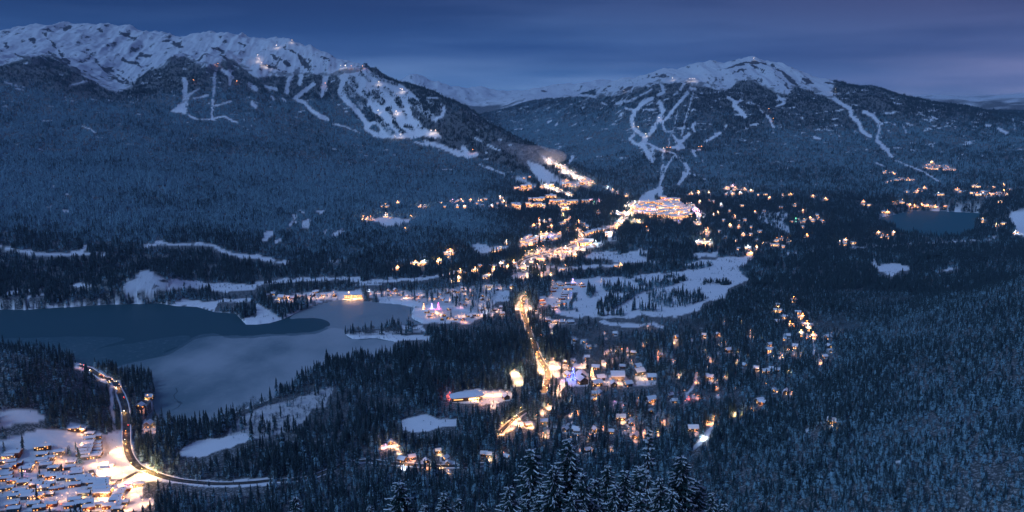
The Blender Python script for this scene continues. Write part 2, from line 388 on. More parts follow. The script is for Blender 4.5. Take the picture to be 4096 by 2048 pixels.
# alpine snow above the tree line
TL = conv(Z1, ((-300, 440), (0, 440), (100, 412), (180, 385), (260, 375), (340, 380), (400, 410), (460, 450), (520, 490), (560, 510), (640, 550), (700, 590), (760, 612), (830, 605), (880, 590), (900, 560), (930, 520), (1000, 470), (1060, 455), (1100, 450), (1130, 415), (1180, 385), (1260, 385), (1310, 425), (1400, 450), (1460, 470), (1500, 400), (1560, 415), (1640, 470), (1717, 520)))
TL += conv(Z2, ((100, 510), (200, 510), (270, 492), (360, 487), (440, 500), (540, 500), (580, 490), (640, 485), (700, 470), (720, 455), (722, -10)))
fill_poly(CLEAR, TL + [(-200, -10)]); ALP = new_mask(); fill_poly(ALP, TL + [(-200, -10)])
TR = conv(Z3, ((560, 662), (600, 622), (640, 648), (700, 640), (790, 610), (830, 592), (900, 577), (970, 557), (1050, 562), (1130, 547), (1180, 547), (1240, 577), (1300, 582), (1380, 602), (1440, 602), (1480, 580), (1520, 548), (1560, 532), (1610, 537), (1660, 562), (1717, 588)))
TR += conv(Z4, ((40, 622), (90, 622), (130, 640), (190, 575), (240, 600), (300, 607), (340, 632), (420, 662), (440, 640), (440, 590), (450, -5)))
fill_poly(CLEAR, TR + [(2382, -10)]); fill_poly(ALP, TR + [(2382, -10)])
S(Z3, 10, (0, 640), (100, 620), (200, 640), (250, 655)); S(Z3, 14, (280, 655), (400, 640), (500, 640), (560, 650))
# valley clearings, left
for w, pts in ((22, ((0, 480), (100, 500), (200, 520), (330, 530), (480, 530), (560, 500), (580, 470))), (13, ((500, 530), (700, 530), (790, 500))), (18, ((970, 470), (1080, 455), (1200, 470), (1300, 460), (1440, 480), (1510, 515), (1600, 540), (1717, 550))),
               (22, ((500, 742), (600, 742))), (13, ((50, 790), (260, 770))), (13, ((170, 850), (200, 810), (300, 805))), (12, ((0, 888), (150, 885), (400, 880), (560, 865), (720, 855), (1050, 850))), (16, ((440, 130), (480, 135))), (14, ((615, 145), (650, 148))), (16, ((310, 220), (340, 210))), (12, ((420, 235), (455, 245))), (9, ((340, 85), (400, 70))), (8, ((30, 430), (125, 430)))):
    S(M1, w, *pts)
Pg(M1, (820, 740), (900, 670), (970, 635), (1050, 655), (1110, 690), (1250, 705), (1400, 720), (1717, 733), (1717, 772), (1440, 785), (1400, 752), (1250, 755), (1080, 775), (960, 785), (830, 785))
Pg(M1, (1140, 885), (1180, 848), (1450, 838), (1717, 828), (1717, 850), (1460, 862), (1440, 905), (1330, 885))
Pg(M1, (1600, 990), (1640, 960), (1717, 955), (1717, 1010), (1630, 1005))
for w, pts in ((28, ((0, 548), (60, 572), (150, 577), (220, 587))), (22, ((0, 732), (200, 707), (400, 697), (600, 692), (700, 702))), (20, ((700, 720), (900, 705), (1100, 695), (1260, 675))), (12, ((640, 748), (860, 722))), (7, ((840, 580), (940, 575), (1030, 575))), (6, ((450, 580), (600, 580))), (11, ((1090, 570), (1160, 540)))):
    S(M2, w, *pts)
for pts in (((40, 395), (75, 370), (120, 365), (120, 400), (60, 450), (40, 440)), ((205, 355), (240, 303), (295, 305), (240, 345)), ((235, 266), (280, 264), (265, 302)), ((275, 236), (325, 237), (330, 262)), ((385, 233), (467, 228), (455, 253), (400, 257)), ((302, 312), (350, 283), (372, 300), (345, 365), (300, 352)), ((490, 405), (545, 370), (592, 353), (582, 388), (520, 408)), ((448, 370), (482, 365), (470, 392)), ((105, 460), (130, 433), (187, 418), (150, 455)),
            ((770, 300), (860, 285), (1040, 288), (1042, 312), (950, 335), (860, 348), (820, 322)), ((1430, 463), (1550, 458), (1560, 482), (1680, 468), (1692, 498), (1500, 532)),
            ((100, 868), (150, 815), (280, 785), (540, 785), (620, 775), (700, 765), (730, 825), (620, 842), (540, 832), (430, 848), (300, 855), (200, 865)), ((820, 823), (980, 823), (1120, 858), (1300, 878), (1450, 908), (1465, 932), (1330, 908), (1120, 893), (1060, 885), (1000, 878), (830, 858)), ((1585, 868), (1620, 790), (1705, 768), (1692, 842)),
            ((0, 860), (60, 890), (130, 940), (180, 970), (260, 915), (300, 905), (200, 990), (90, 1000), (0, 1010)), ((590, 1070), (650, 1062), (850, 1048), (870, 1060), (930, 1072), (1000, 1077), (1060, 1072), (1170, 1082), (1165, 1112), (1050, 1102), (930, 1122), (800, 1094), (660, 1108)), ((950, 985), (1040, 1018), (1120, 1000), (1135, 1052), (1060, 1032), (980, 1032)),
            ((1040, 900), (1120, 890), (1140, 930), (1240, 960), (1420, 985), (1450, 1000), (1300, 990), (1120, 995), (1050, 960))):
    Pg(M2, *pts)
TOWNS = new_mask()
Pg(M2, (760, 790), (980, 770), (1280, 760), (1560, 735), (1700, 740), (1620, 800), (1590, 870), (1560, 930), (1440, 985), (1200, 960), (1140, 930), (1200, 890), (1330, 905), (1450, 930), (1440, 905), (1120, 855), (980, 820), (760, 820), v=0.72)
# valley clearings, middle
for w, pts in ((16, ((180, 620), (330, 622), (500, 615), (700, 605))), (28, ((420, 482), (520, 470), (600, 458))), (26, ((30, 620), (40, 600), (100, 560), (200, 530), (330, 500), (470, 440))), (16, ((600, 350), (690, 350), (740, 300), (800, 260), (830, 200))), (20, ((700, 255), (800, 262))),
               (24, ((600, 988), (760, 1003), (960, 1003), (1010, 1022))), (18, ((230, 978), (430, 992))), (26, ((80, 820), (60, 880), (80, 950), (110, 1040), (140, 1110), (165, 1190), (200, 1270))), (12, ((400, 1085), (415, 1170))), (24, ((1220, 220), (1250, 280), (1245, 320))), (16, ((1300, 370), (1310, 400))),
               (30, ((850, 178), (1000, 180), (1110, 190)),), (40, ((860, 230), (1000, 235), (1150, 250))), (26, ((820, 310), (850, 312))), (14, ((640, 440), (700, 432))), (18, ((80, 450), (200, 400), (330, 400)))):
    S(M3, w, *pts)
for pts in (((240, 550), (330, 488), (420, 508), (440, 530), (300, 556)), ((480, 542), (570, 513), (740, 523), (860, 503), (935, 515), (860, 540), (920, 575), (1005, 582), (960, 592), (860, 582), (740, 592), (620, 557), (500, 562)), ((1190, 527), (1300, 515), (1390, 503), (1385, 542), (1250, 552)), ((1230, 450), (1290, 435), (1350, 450), (1290, 470)),
            ((390, 722), (480, 692), (700, 682), (900, 667), (1100, 647), (1180, 637), (1300, 622), (1340, 600), (1140, 600), (1200, 580), (1500, 545), (1620, 545), (1560, 600), (1510, 620), (1540, 660), (1610, 700), (1450, 760), (1425, 830), (1300, 850), (1240, 912), (1100, 952), (900, 942), (760, 962), (640, 962), (420, 952), (280, 932), (290, 900), (390, 880), (440, 830), (430, 790), (360, 760)),
            ((260, 760), (300, 735), (490, 715), (500, 755), (420, 770), (380, 880), (260, 900), (240, 860), (180, 860), (170, 820), (240, 820)), ((0, 640), (60, 650), (110, 660), (100, 690), (0, 690)), ((20, 880), (100, 810), (110, 880), (60, 910)), ((640, 700), (700, 690), (700, 720), (650, 720))):
    Pg(M3, *pts)
S(B3, 18, (1250, 360), (1220, 430), (1170, 510)); S(B3, 30, (1215, 870), (1280, 800), (1340, 720)); S(B3, 60, (200, 330), (280, 330)); S(B3, 34, (240, 350), (235, 420), (210, 490)); S(B3, 30, (420, 300), (490, 310))
Pg(B3, (360, 370), (520, 360), (520, 430), (380, 440)); Pg(B3, (530, 400), (600, 370), (760, 380), (840, 440), (540, 445)); Pg(B3, (800, 350), (970, 370), (970, 440), (840, 440))
S(B3, 14, (240, 720), (320, 720), (400, 690)); S(B3, 22, (960, 660), (1000, 610)); S(B3, 18, (730, 690), (760, 670)); S(B3, 14, (580, 880), (670, 850)); S(B3, 24, (0, 680), (90, 610)); S(B3, 20, (0, 700), (130, 700))
Pg(B3, (0, 340), (40, 335), (70, 410), (20, 450), (0, 420)); S(B3, 16, (110, 490), (180, 490))
for w, pts in ((13, ((300, 120), (310, 220))), (9, ((340, 240), (355, 330))), (16, ((250, 745), (350, 700), (450, 680))), (18, ((510, 870), (550, 880))), (16, ((850, 955), (890, 950))), (10, ((780, 900), (795, 910))), (12, ((400, 180), (420, 210)))):
    S(B4, w, *pts)
for w, pts in ((10, ((560, 490), (700, 480), (900, 470), (1100, 455), (1300, 440), (1500, 430), (1540, 400), (1530, 370))), (14, ((1150, 640), (1280, 620))), (9, ((60, 540), (200, 520), (310, 510))), (9, ((870, 385), (960, 405), (1180, 418))), (10, ((0, 775), (100, 785))), (7, ((0, 730), (90, 720))), (8, ((480, 295), (490, 320))), (10, ((750, 270), (840, 265)))):
    S(M4, w, *pts)
for pts in (((680, 562), (700, 550), (740, 600), (860, 595), (990, 630), (880, 650), (830, 682), (740, 640)), ((1600, 262), (1717, 223), (1800, 215), (1800, 420), (1717, 412), (1680, 400), (1650, 340)), ((90, 90), (80, 30), (85, 35))):
    Pg(M4, *pts)
Pg(M4, (-10, 260), (100, 240), (140, 260), (100, 320), (160, 370), (150, 390), (60, 360), (-10, 330), v=0.8)
Pg(M3, (1640, 290), (1690, 255), (1717, 260), (1717, 330), (1680, 320), v=0.8)
# near-left
Pg(B1, (0, 600), (130, 595), (240, 610), (322, 650), (250, 682), (180, 692), (60, 712), (-20, 722))
Pg(B1, (-20, 812), (140, 770), (250, 738), (350, 733), (440, 745), (520, 718), (620, 745), (720, 765), (800, 730), (890, 740), (890, 850), (910, 920), (970, 980), (1085, 1040), (1060, 1085), (960, 1075), (955, 1140), (950, 1300), (-20, 1300))
S(B1, 50, (520, 302), (600, 330), (690, 385), (740, 410), (790, 460), (820, 540), (845, 640), (850, 770)); S(B1, 18, (740, 440), (745, 560), (770, 690)); S(B1, 44, (1080, 1060), (1180, 1078), (1330, 1097), (1500, 1100), (1717, 1090), (1790, 1085))
S(B1, 20, (930, 590), (960, 610)); S(B1, 24, (960, 720), (1040, 720)); S(B1, 14, (985, 520), (1010, 525))
Pg(B1, (1190, 890), (1235, 848), (1330, 815), (1480, 790), (1640, 752), (1685, 780), (1650, 822), (1500, 862), (1340, 918), (1220, 908))
Pg(B2, (958, 680), (1060, 655), (1150, 633), (1240, 668), (1352, 668), (1352, 712), (1200, 727), (1140, 747), (1050, 752), (980, 737))
Pg(B2, (-40, 620), (120, 560), (300, 520), (460, 450), (520, 450), (470, 580), (370, 600), (340, 680), (250, 740), (80, 790), (-60, 800), (-200, 830), (-160, 700), v=0.62)
S(B2, 18, (550, 985), (640, 965), (735, 945)); S(B2, 9, (60, 1087), (200, 1083), (350, 1062), (550, 992)); S(B2, 8, (735, 947), (900, 962), (1150, 987), (1390, 982)); Pg(B2, (1280, 540), (1350, 490), (1490, 458), (1560, 480), (1717, 490), (1717, 530), (1620, 560), (1530, 560), (1400, 560)); S(B2, 10, (1390, 980), (1540, 975)); S(B2, 40, (1640, 760), (1717, 690))
S(B2, 30, (960, 945), (1050, 935)); S(B2, 18, (850, 850), (950, 840)); S(B2, 30, (1270, 950), (1330, 960)); S(B2, 24, (1540, 900), (1600, 920))
# woods standing inside the golf course, and the tree islands between the ski runs
TREEIN = new_mask()
Pg(Z2, (580, 485), (720, 458), (800, 505), (960, 568), (1010, 610), (1060, 650), (1050, 700), (1010, 740), (1060, 840), (1130, 885), (1205, 900), (1100, 915), (1050, 922), (930, 917), (860, 885), (870, 790), (800, 740), (740, 655), (680, 600), (620, 560))
for w, pts in ((44, ((640, 525), (665, 575))), (18, ((700, 490), (760, 540))), (18, ((770, 500), (860, 545), (945, 572))), (22, ((860, 595), (905, 620))), (40, ((780, 630), (850, 690))), (34, ((950, 670), (975, 720))), (46, ((1040, 680), (1110, 730), (1180, 785))), (26, ((725, 620), (755, 645))), (26, ((880, 735), (930, 790))), (18, ((985, 745), (1010, 795))), (44, ((830, 815), (905, 890))), (24, ((930, 830), (985, 895))), (18, ((1000, 845), (1060, 872))), (44, ((600, 600), (650, 640))), (30, ((690, 690), (740, 740))), (16, ((1090, 650), (1200, 700), (1235, 735))), (14, ((900, 640), (930, 650))), (12, ((770, 580), (830, 590))), (12, ((1080, 850), (1120, 870)))):
    stroke(TREEIN, conv(Z2, pts), w * ZS)
for w, pts in ((30, ((580, 890), (670, 845))), (25, ((640, 905), (720, 865), (820, 805))), (20, ((820, 795), (940, 762))), (16, ((580, 942), (640, 942))), (16, ((670, 938), (750, 942))), (18, ((1280, 725), (1460, 730))), (14, ((745, 690), (800, 690))), (14, ((820, 712), (850, 716))), (14, ((930, 740), (960, 740))), (12, ((1030, 690), (1110, 680))), (12, ((850, 740), (900, 735))), (10, ((1130, 815), (1300, 830))), (12, ((860, 905), (1000, 915))), (12, ((320, 905), (400, 905))), (14, ((1340, 600), (1300, 615), (1180, 630))), (8, ((800, 912), (830, 900))), (8, ((430, 915), (445, 915)))):
    stroke(TREEIN, conv(M3, pts), w * ZS)
for pts in (((510, 745), (560, 790), (525, 830), (500, 815)), ((600, 745), (815, 765), (810, 785), (690, 800), (625, 780)), ((960, 730), (970, 762), (1080, 742), (1180, 702), (1178, 690), (1050, 715)), ((860, 540), (960, 545), (1030, 560), (1000, 570), (900, 565))):
    fill_poly(TREEIN, conv(M3, pts))
fill_poly(TREEIN, conv(M3, ((900, 790), (1000, 775), (1300, 800), (1300, 840), (1180, 890), (1000, 890), (900, 860))), 0.22)
stroke(TREEIN, conv(M2, ((600, 1062), (700, 1068), (850, 1068))), 16 * ZS, 0.8)
stroke(TREEIN, conv(M2, ((900, 1055), (1000, 1055), (1100, 1050))), 12 * ZS, 0.8)
for a_, c_ in ((60, 480), (300, 425), (310, 470), (960, 390), (1075, 425), (330, 790), (560, 800), (700, 735), (960, 475), (740, 470), (230, 640), (180, 1140), (520, 1140), (1020, 1060), (720, 930), (870, 690), (1150, 590)):
    q_ = (a_ * .28571, 1680 + c_ * .28571 + 4); stroke(TREEIN, [(q_[0] - 4, q_[1]), (q_[0] + 4, q_[1])], 12, .8)
for pts in (((340, 250), (370, 330), (400, 400), (360, 460)), ((480, 80), (520, 140))):
    stroke(TREEIN, [(320 + a_ * .28571, 1680 + c_ * .28571 + 5) for a_, c_ in pts], 14, .7)
fill_poly(TREEIN, conv(M2, ((80, 905), (300, 860), (430, 850), (300, 900), (200, 955), (140, 950))), 0.6)
# lake outlines
LAKE_A = [(-260, 1240), (0, 1237), (89, 1240), (239, 1231), (429, 1219), (638, 1214), (704, 1225), (787, 1228), (859, 1249), (942, 1255), (966, 1280), (984, 1299), (1024, 1299), (1078, 1293), (1131, 1278), (1191, 1249), (1245, 1231), (1286, 1219), (1346, 1201), (1412, 1201), (1519, 1213), (1597, 1219), (1656, 1231), (1645, 1250), (1641, 1265), (1656, 1281), (1690, 1294), (1660, 1300), (1620, 1302), (1596, 1296), (1560, 1300), (1536, 1312), (1405, 1326), (1376, 1338), (1412, 1359), (1501, 1353), (1579, 1368), (1573, 1380), (1567, 1416), (1537, 1424), (1477, 1428), (1406, 1427), (1358, 1443), (1310, 1463), (1286, 1477), (1251, 1489), (1203, 1513), (1173, 1554), (1096, 1590), (1024, 1619), (930, 1656), (895, 1680), (835, 1709), (716, 1715), (656, 1693), (573, 1686), (596, 1664), (620, 1638), (602, 1614), (623, 1590), (608, 1519), (573, 1495), (477, 1489), (429, 1477), (358, 1465), (286, 1441), (209, 1420), (107, 1397), (0, 1390), (-260, 1370)]
LAKE_B = conv(M4, ((740, 310), (760, 285), (870, 262), (950, 242), (1100, 240), (1200, 243), (1330, 252), (1440, 258), (1420, 282), (1390, 330), (1390, 380), (1340, 402), (1290, 420), (1200, 417), (1100, 412), (960, 402), (870, 382), (850, 352), (790, 332)))
LAKE = new_mask()
fill_poly(LAKE, LAKE_A); fill_poly(LAKE, LAKE_B)


def blur(m, n):
    for _ in range(n):
        p = np.pad(m, 1, mode='edge')
        m = (p[:-2, 1:-1] + p[2:, 1:-1] + p[1:-1, :-2] + p[1:-1, 2:] + 4 * p[1:-1, 1:-1]) / 8
    return m


# ------------------------------------------------------------------ places of houses and lamps, read from enlarged crops (x0, y0, scale)
CROPS = {'T1': (0, 1680, .28571), 'T2': (320, 1680, .28571), 'L1': (1020, 1100, .20186), 'L2': (1540, 1080, .20963), 'G1': (2050, 1080, .18631), 'C1': (2000, 1380, .24845), 'V1': (2040, 600, .20186), 'V2': (2440, 760, .16304), 'V3': (2040, 840, .20186), 'C2': (1760, 1500, .22516), 'F1': (2000, 1660, .34938), 'F2': (1400, 1760, .23292),
         'Z1': (0, 0, ZS), 'Z2': (1024, 0, ZS), 'Z3': (2048, 0, ZS), 'Z4': (3072, 0, ZS), 'M2': (1024, 700, ZS), 'M3': (2048, 700, ZS), 'M4': (3072, 700, ZS), 'B1': (0, 1280, ZS), 'B3': (2048, 1280, ZS), 'B4': (3072, 1280, ZS)}


def spots(crop, text):
    x0, y0, s = CROPS[crop]
    out = []
    for tok in text.split():
        p = tok.split(',')
        out.append((x0 + float(p[0]) * s, y0 + float(p[1]) * s, float(p[2]) if len(p) > 2 and p[2] else 1.0, p[3] if len(p) > 3 else 'w'))
    return out


# houses: (crop, kind, list) ; third number of a spot = size factor
HOUSES = [
    # key, place phrase, kind, spots
    ('town', 'in the lower left town', 'row', spots('T1', '120,545 150,600 160,650 95,705 60,755 90,795 100,835 190,860 600,510 590,575 620,610 650,645 760,685 630,775 720,800 800,800 880,825 980,670 1080,710 1080,760 1110,810 1160,855 1150,455 1150,500 1150,400 340,885 510,915 280,1015 190,1080 370,1045 400,1095 520,1075 610,975 1050,1140 990,1215 190,500,1.2 370,705 1040,130 1140,150 830,475 690,1055,.8 250,620,.9 420,640,.8 700,560,.9 1000,600,.9 1010,830 700,900,.9 840,950,.8 130,960,.9 40,980,.9 760,980,.8 720,1200,.9 480,1200 180,1190 1130,1190 1060,920,.9 560,1250 200,1260 30,600,.8')
     + spots('T2', '200,960,.9 90,900,.9 60,1050 440,900,.8 640,980,.8 600,1180,.9 250,1200,.9 420,1230 700,900,.8 140,215 140,268 120,330 120,372 110,412 90,455 70,497 60,540 230,240 225,340 235,388 240,438 240,482 220,522 90,810 50,842 130,852 180,895 570,1000 545,1045 525,1090 500,1140 830,920 530,1262 430,985 110,1180 130,1240 500,1200')),
    ('stack', 'in the terrace below the petrol station', 'row', spots('T2', '320,868,1.3 312,915,1.3 312,958,1.3 316,1000,1.3 322,1040,1.3')),
    ('woods', 'among the trees by the highway and lake', 'chalet', spots('T2', '960,90,1.5') + spots('B1', '940,590,1.3 1000,525,1.1')),
    ('lake', 'on the lake head shore', 'chalet', spots('L1', '520,460,1.6 640,440 740,465,1.2 830,445 1140,410,1.3 1340,400,1.3 1580,370 1580,412,1.2 950,430 250,400 360,380,1.2 1180,345 1230,330')),
    ('suburb', 'in the suburb beside the lake bay', 'chalet', spots('L2', '60,400 80,470 290,470 420,500 620,500 750,510 950,540 1100,560 1170,600 1060,450 1380,420 1500,410 1650,480 1430,640 1530,660 1860,500 1850,560 1900,720 1840,760 2100,760 2220,720 2230,840 800,800 900,830 1130,870 1200,920 1220,750 1350,940 1600,880 1700,860 1780,870 1090,940 1570,560 1360,520 1200,430 2140,370 1320,400 1290,90 1410,180 1270,190 1480,350 1980,320 2420,310 200,400,1.3 1660,900 1480,940 850,880 1900,860')),
    ('golf', 'beside the golf course', 'row', spots('G1', '1000,290 920,380 1180,300 1300,310 1480,300 1510,345 1160,400 1235,392 1130,490 1120,525 1100,565 1060,620 1000,690 1080,720 890,780 900,808 640,610 620,650 650,720 960,745 760,1080 900,1115 1060,1125 1250,1130 1040,320 870,450')),
    ('lodge', 'in the lodges by the blue tree', 'chalet', spots('C1', '1310,545,2.3 1620,555,1.4 1890,560,2.4 1320,612,2.2 1560,640,1.4 1830,652,1.4 2060,652,1.4 2240,470,1.7 2440,545,1.6 1180,265 1540,375,1.2 1100,500,1.3')),
    ('chalets', 'in forest right of the highway', 'chalet', spots('C1', '1580,790,1.3 1500,890 2430,900,1.4 2400,940 1960,350 2220,350 1050,290 1400,210 2150,130 1430,40') + spots('C2', '1850,850,1.2 2230,990 2410,990,1.1 1170,415,1.2 1560,900') + spots('F1', '500,90 1090,185 1270,200 1550,250 2210,170,1.3 1000,410 1380,50,1.2 1500,110 70,490 880,190') + spots('B3', '940,540,1.2 1060,510 1090,550 930,620 560,500 790,690 1300,380 1330,390 1100,120 1380,100 1450,210,1.3 1500,250 1640,330 1700,350 1560,310 480,150 420,140 690,95 1660,550,1.2 1680,560 1000,240 1290,105 850,320,1.1 740,320')),
    ('woodhouses', 'in the woods at the bottom centre', 'chalet', spots('F2', '900,360,1.3 1060,320,1.1 1310,380 1680,410,.9 1640,340 2400,280,1.1 2300,260 1510,210 700,60')),
    ('hillside', 'at the lower right forest edge', 'chalet', spots('B4', '130,110,1.3 110,130 410,180 420,210 10,170 20,330 65,340 430,690 40,480 120,490 380,250')),
]
FARH = [  # far houses, seen as small lit shapes
    ('village', 'hotel', spots('V2', '800,330 930,350 1060,340 1180,370 1320,340 1460,370 1560,330 1640,360 780,400 900,410 1040,420 1180,440 1420,420 1540,440 1740,440 1840,470 1880,520 760,470 870,470 1000,490 1300,470 1480,480 960,600 1100,590 1240,570 1360,560 1460,590 1560,560 1780,560 1880,600 1960,630 1820,660 1080,640 1200,650 1320,640 1480,660 1620,690 700,560 640,430 1700,380 1240,300 1400,260 1520,240 1640,270 1300,230')),
    ('upper', 'hotel', spots('V1', '110,1110 160,1130 360,1100 460,1110 560,1120 640,1120 420,1000 560,990 640,985 760,930 860,940 840,1040 920,1060 1010,1050 1040,1100 1150,1050 1260,1050 1100,1180 1430,670 1150,680,.8 820,720,.8 1080,700,.8 280,760 360,740 1480,1030,.8 1600,1010,.8')),
    ('v3', 'house', spots('V3', '580,230 570,290 680,230 800,190 480,320 820,330 1090,240 1060,260 1000,270 1190,170 1350,240 1490,320 1450,270 1540,340 220,630 260,600 300,580 350,550 400,520 330,640 370,620 420,600 470,580 520,540 560,590 600,610 650,560 700,540 740,580 800,560 850,540 900,560 960,540 500,640 440,660 400,690 280,690 320,710 1500,490,1.5 1580,460,1.5 1660,440,1.5 1740,420,1.5 1820,410,1.5 1950,480,1.5 2020,470,1.5 1560,650,2 1450,690,2')),
    ('m2', 'house', spots('M2', '1300,510 1280,525 1310,532 1290,548 1220,590 1232,580 1110,600 1130,590 1090,602 1060,597 950,632 1320,660 1370,652 1360,702 850,210 950,187 880,212 1100,212 1135,217 1640,602 1690,622 1600,642 1560,682 1470,642 1500,612 1350,215,1.4 1400,217,1.4 1360,172 1440,172 1500,167 1540,162 1580,212 1640,152 1660,182 1270,212 1480,190 1520,205 1620,190 1680,205 1240,185 1590,615 1660,585 1540,690')),
    ('m3', 'house', spots('M3', '1440,85 1480,72 1500,92 1560,97 1600,107 1650,132 1480,127 1200,127 1250,122 1320,122 1440,127 1530,122 1260,182 1320,180 1350,177 1400,202 1380,257 1350,272 1490,282 1520,312 1460,342 1550,402 1600,402 1630,252 1690,242 1600,532 1580,492 1640,492 1690,462 1520,497 1420,305 1560,300 1430,420 1500,440 1660,380 1600,350 1540,205 1460,240 1700,130 1390,380 1640,440 80,20 120,10 60,95 20,85')),
    ('m4', 'house', spots('M4', '10,155 100,142 150,132 300,142 385,162 180,207 85,217 240,312 280,292 330,292 350,307 370,322 260,412 60,442 90,432 130,442 100,482 30,472 480,462 520,442 510,467 570,457 740,392 770,412 800,422 840,392 800,252 770,247 950,202 980,212 1000,217 1030,202 1060,207 1090,212 1120,217 1180,222 1190,212 1440,307 1530,342 1580,327 820,42 800,47 860,32 900,27 940,32 970,32 930,112 1000,112 1050,87 1140,132 1170,130 1270,97 1290,112 1400,132 1430,132 1450,137 1480,132 1500,127 1530,132 1550,122 1580,112 1600,137 1560,182 1500,82 1580,67 1620,97 1440,112 1380,77 1410,77 1370,122 640,182 680,202 60,470 200,300 300,310 330,270 230,350')),
    ('m4b', 'house', spots('M4', '170,847 65,917 230,962 260,1012 145,1017 220,1077 265,1042 400,1097 300,1092 60,992 185,1162 10,1182 70,880 200,930 110,960')),
    ('z4', 'house', spots('Z4', '1050,1120 1080,1102 1100,1087 1120,1112 1100,1132 1150,1122 1190,1112 1210,1132 1240,1140 1130,1132 1180,1137 1085,1127 780,1155 820,1160 850,1165')),
]
